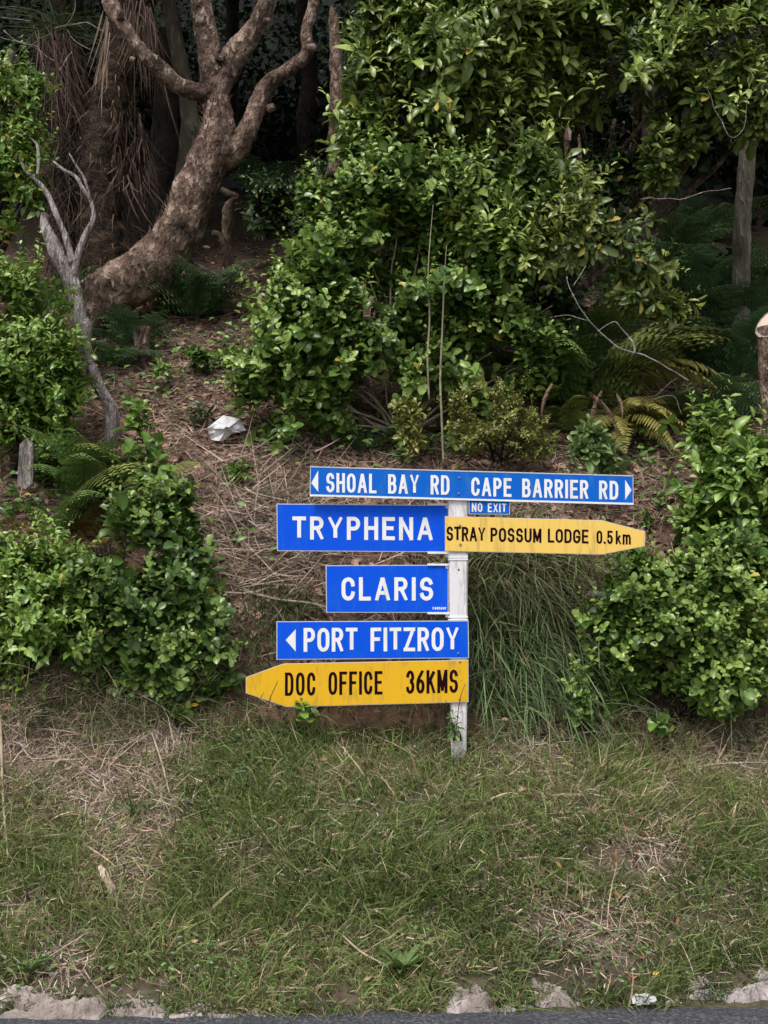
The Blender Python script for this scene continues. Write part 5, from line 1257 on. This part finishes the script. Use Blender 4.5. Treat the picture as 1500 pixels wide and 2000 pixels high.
# ------------------------------------------------------------------ small loose things
# white rag / plastic on the litter
RG = thing('plastic_rag', G(443, 858), 'crumpled white plastic sheet lying on brown litter above the boards', 'rag')
def rag():
    poly = [(404, 836), (436, 811), (469, 818), (481, 841), (452, 848), (434, 862), (412, 859)]
    Yr = G(443, 858)[1]-.10
    c = P(443, 838, Yr+.01)
    rings = []
    for k, f in enumerate((1, .72, .42, .18)):
        for i in range(28):
            t = i/28*len(poly); a = int(t); u = t-a
            q = np.array(poly[a])*(1-u)+np.array(poly[(a+1) % len(poly)])*u
            q = np.array([443, 838])+(q-[443, 838])*f
            hgt = .05*(1-f)+.03*vnoise(np.array([q[0]*.09, q[1]*.09, k*1.3]), 7)+.02*((i % 7) < 2)
            rings.append(P(q[0], q[1], Yr-hgt))
    rings.append(c-[0, .05, 0])
    F = [[k*28+i, k*28+(i+1) % 28, (k+1)*28+(i+1) % 28, (k+1)*28+i] for k in range(3) for i in range(28)]
    T = [[84+i, 84+(i+1) % 28, 112] for i in range(28)]
    geo = Geo(); geo.add(np.array(rings), [np.array(F), np.array(T)]); return geo
part('sheet', rag(), M_PAPER, RG, smooth=False)
# grey wooden stake
def slab(name, label, cat, poly, Y, th, mat, pname):
    root = thing(name, P(sum(a for a, b in poly)/len(poly), max(b for a, b in poly), Y), label, cat)
    geo = Geo(); prism(geo, poly, Y, th); part(pname, geo, mat, root, smooth=False)
slab('wooden_stake', 'weathered grey wooden stake with a pointed top among the left shrubs', 'stake', [(38, 868), (52, 855), (66, 868), (64, 945), (50, 955), (33, 950)], 7.85, .03, M_BARKGREY, 'board')
def chip(label, px, py, length, width, ang, mat=M_FRESH, name='wood_chip', Yoff=.03):
    c = G(px, py)+np.array([0, -Yoff, Yoff]); root = thing(name, c, label, 'wood chip')
    geo = Geo(); n = 6; top = []; bot = []
    dx, dz = math.cos(ang), math.sin(ang); L = length*c[1]/FPX/2; W = width*c[1]/FPX/2
    dv = np.array([dx, dz*.35, dz]); wv = np.array([-dz, .4*dx, dx])
    for i in range(n):
        t = -1+2*i/(n-1); w = W*(1-.45*abs(t)**3)*(1+.15*math.sin(i*2.3))
        top += [c+dv*L*t+wv*w+[0, -.006, .004*math.sin(i)], c+dv*L*t-wv*w+[0, -.006, 0]]
    for p in top: bot.append(p+np.array([0, .012, -.004]))
    F = [[2*i, 2*i+1, 2*i+3, 2*i+2] for i in range(n-1)]; F += [[2*n+a for a in f[::-1]] for f in F[:n-1]]
    F += [[2*i, 2*i+2, 2*n+2*i+2, 2*n+2*i] for i in range(n-1)]+[[2*i+1, 2*n+2*i+1, 2*n+2*i+3, 2*i+3] for i in range(n-1)]+[[0, 2*n, 2*n+1, 1], [2*n-2, 2*n-1, 4*n-1, 4*n-2]]
    geo.add(np.array(top+bot), [np.array(F)]); part('chip', geo, mat, root, smooth=False)
chip('pale splinter of wood lying in the grass at lower left', 216, 1738, 78, 13, -.98)
chip('reddish wood scrap lying on the asphalt at lower right', 1212, 1996, 72, 9, 0.0, M_FRESH, Yoff=.0)
chip('thin bleached strip lying on the road edge near the centre', 437, 1988, 60, 6, .04, M_BARKGREY, Yoff=0.01)
chip('small grey plastic scrap between the kerb pieces', 1255, 1962, 46, 18, .1, M_ALU, 'plastic_scrap', .03)
for lb, path in (('long dry stalk slanting across the lower grass near the centre', [(670, 1835, 1.6), (700, 1862, 2), (725, 1878, 1.3), (765, 1898, 1)]), ('pale dry stalk beside the centre grass', [(635, 1665, 1.5), (670, 1670, 1.5), (700, 1662, 1)]),
                 ('long bleached stalk down the left edge of the bank', [(3, 1350, 1.5), (8, 1450, 3), (12, 1560, 2.5), (22, 1680, 1.5)]), ('brown dry stalk falling through the straw patch', [(300, 1440, 2), (320, 1500, 2), (335, 1560, 1.6)]),
                 ('dry stick pointing down under the CLARIS board', [(470, 1165, 1.3), (540, 1180, 2.5), (600, 1188, 3), (640, 1200, 3)]), ('thin dry stick leaning over the right-hand grass', [(1425, 1440, 2), (1400, 1490, 2), (1385, 1510, 1)])):
    Yc = min(G(a, b)[1] for a, b, _ in path)
    pts = np.array([G(a, b)+[0, -.06, .03] for a, b, _ in path]); rad = np.array([r*6.5/FPX for _, _, r in path])
    root = thing('dry_stalk', pts[-1], lb, 'stalk'); geo = Geo(); tube(geo, pts, rad, 6, .03, .1, 20, c=(.42, .34, .25), seed=3); part('stalk', geo, M_STRAW, root)
for lb, px, py, L in (('tan fallen leaf on the grass below the boards', 628, 1498, .045), ('brown fallen leaf near the post foot', 978, 1420, .045), ('yellow fallen leaf under the dark green shrub', 374, 1393, .05), ('yellow leaf on litter at the left of the PORT FITZROY board', 428, 1236, .05), ('tan dead leaf in the middle grass', 1010, 1558, .05), ('yellow flower bud near the right kerb', 1270, 1918, .03), ('pale fallen leaf above the lower stalk', 377, 1856, .03), ('small tan leaf near the kerb centre', 710, 1930, .03)):
    c = G(px, py)+[0, -.045, .045]; root = thing('fallen_leaf', c, lb, 'leaf'); geo = Geo()
    add_leaves(geo, LEAFSETS['oval'], c[None], frames(np.array([[1, .1, .2]]), np.array([[0, -1, .6]])), np.array([L]), np.array([[.60, .40, .05] if 'yellow' in lb else [.42, .28, .17]]), np.array([0]))
    part('blade', geo, M_STRAW, root)

# ------------------------------------------------------------------ the dark forest behind and the added canopy overhead
def forest():
    spots = [(-5.4, 13.2), (-3.6, 16.0), (-1.1, 16.4), (1.6, 14.2), (3.4, 15.6), (5.2, 13.2), (-6.8, 16), (6.6, 15.5), (-2.4, 18.5), (1.0, 18.5), (4.2, 18.0), (-5.0, 19.5), (7.8, 11.2), (-7.6, 11.4)]
    for i, (x, y) in enumerate(spots):
        z = float(H(x, y)); h = random.uniform(4.0, 5.2)
        root = thing('forest_tree', (x, y, z-.1), 'dark trunked tree deep in the shade of the forest', 'tree', 'dark trees standing in the forest behind')
        geo = Geo(); lean = random.uniform(-.4, .4)
        tube(geo, [(x, y, z-.3), (x+lean*.4, y, z+h*.5), (x+lean, y+.1, z+h)], [random.uniform(.09, .16), .1, .06], 12, .12, .2, 6, seed=i, jitter=.15); part('trunk', geo, M_BARKDARK, root)
        n = 1500; geo = Geo()
        u = norm(rng.normal(size=(n, 3))); p = np.array([x+lean, y, z+h+.6])+u*np.array([2.1, 2.0, 1.5])*rng.uniform(.3, 1, (n, 1))**.5
        add_leaves(geo, LEAFSETS['far'], p, frames(rng.normal(size=(n, 3)), u+[0, 0, .8]), rng.uniform(.22, .42, n), np.array([.015, .026, .011])*rng.uniform(.5, 1.5, (n, 1)), rng.integers(0, 6, n))  # crown leaves coloured very dark in place of deep shade
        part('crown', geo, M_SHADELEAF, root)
    # leafy roof added above the frame to block sky light
    n = 20000
    x = rng.uniform(-9, 9, n); y = rng.uniform(10.2, 17, n); z = 7.6+.42*(y-9)+rng.normal(0, .45, n)+.5*fbm(v3(x, y, 0), .5, 3, 7)
    p = np.stack([x, y, z], -1)
    k = (z > CAM[2]+y*math.tan(math.radians(5)+math.atan(1020/FPX))+.25)
    p = p[k]; m = len(p)
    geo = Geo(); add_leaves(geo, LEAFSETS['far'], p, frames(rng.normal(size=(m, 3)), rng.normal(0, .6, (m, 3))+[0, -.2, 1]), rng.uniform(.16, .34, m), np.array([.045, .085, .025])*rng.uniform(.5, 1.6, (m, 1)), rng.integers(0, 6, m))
    link('added_shade_canopy', geo.mesh('added_shade_canopy', M_SHADELEAF), kind='stuff', label='dense leafy canopy added above the view to shade the slope')
    n = 36000
    x = rng.uniform(-12, 12, n); s = rng.uniform(11.5, 27, n); y = s
    p = np.stack([x, y, H(x, y)+rng.uniform(0, 1, n)**2*rng.uniform(.2, 1.8, n)], -1)
    k = fbm(p, .8, 3, 200)+.1*(s-14) > -.05; p = p[k]; m = len(p)
    geo = Geo(); add_leaves(geo, LEAFSETS['far'], p, frames(rng.normal(size=(m, 3)), rng.normal(0, .6, (m, 3))+[0, -.4, 1]), rng.uniform(.10, .26, m), np.array([.011, .020, .009])*rng.uniform(.4, 1.6, (m, 1)), rng.integers(0, 6, m))  # leaf colour lowered so the undergrowth reads as deep shade
    link('undergrowth', geo.mesh('undergrowth', M_SHADELEAF), kind='stuff', label='undergrowth coloured dark as shade, covering the forest floor behind')
forest()
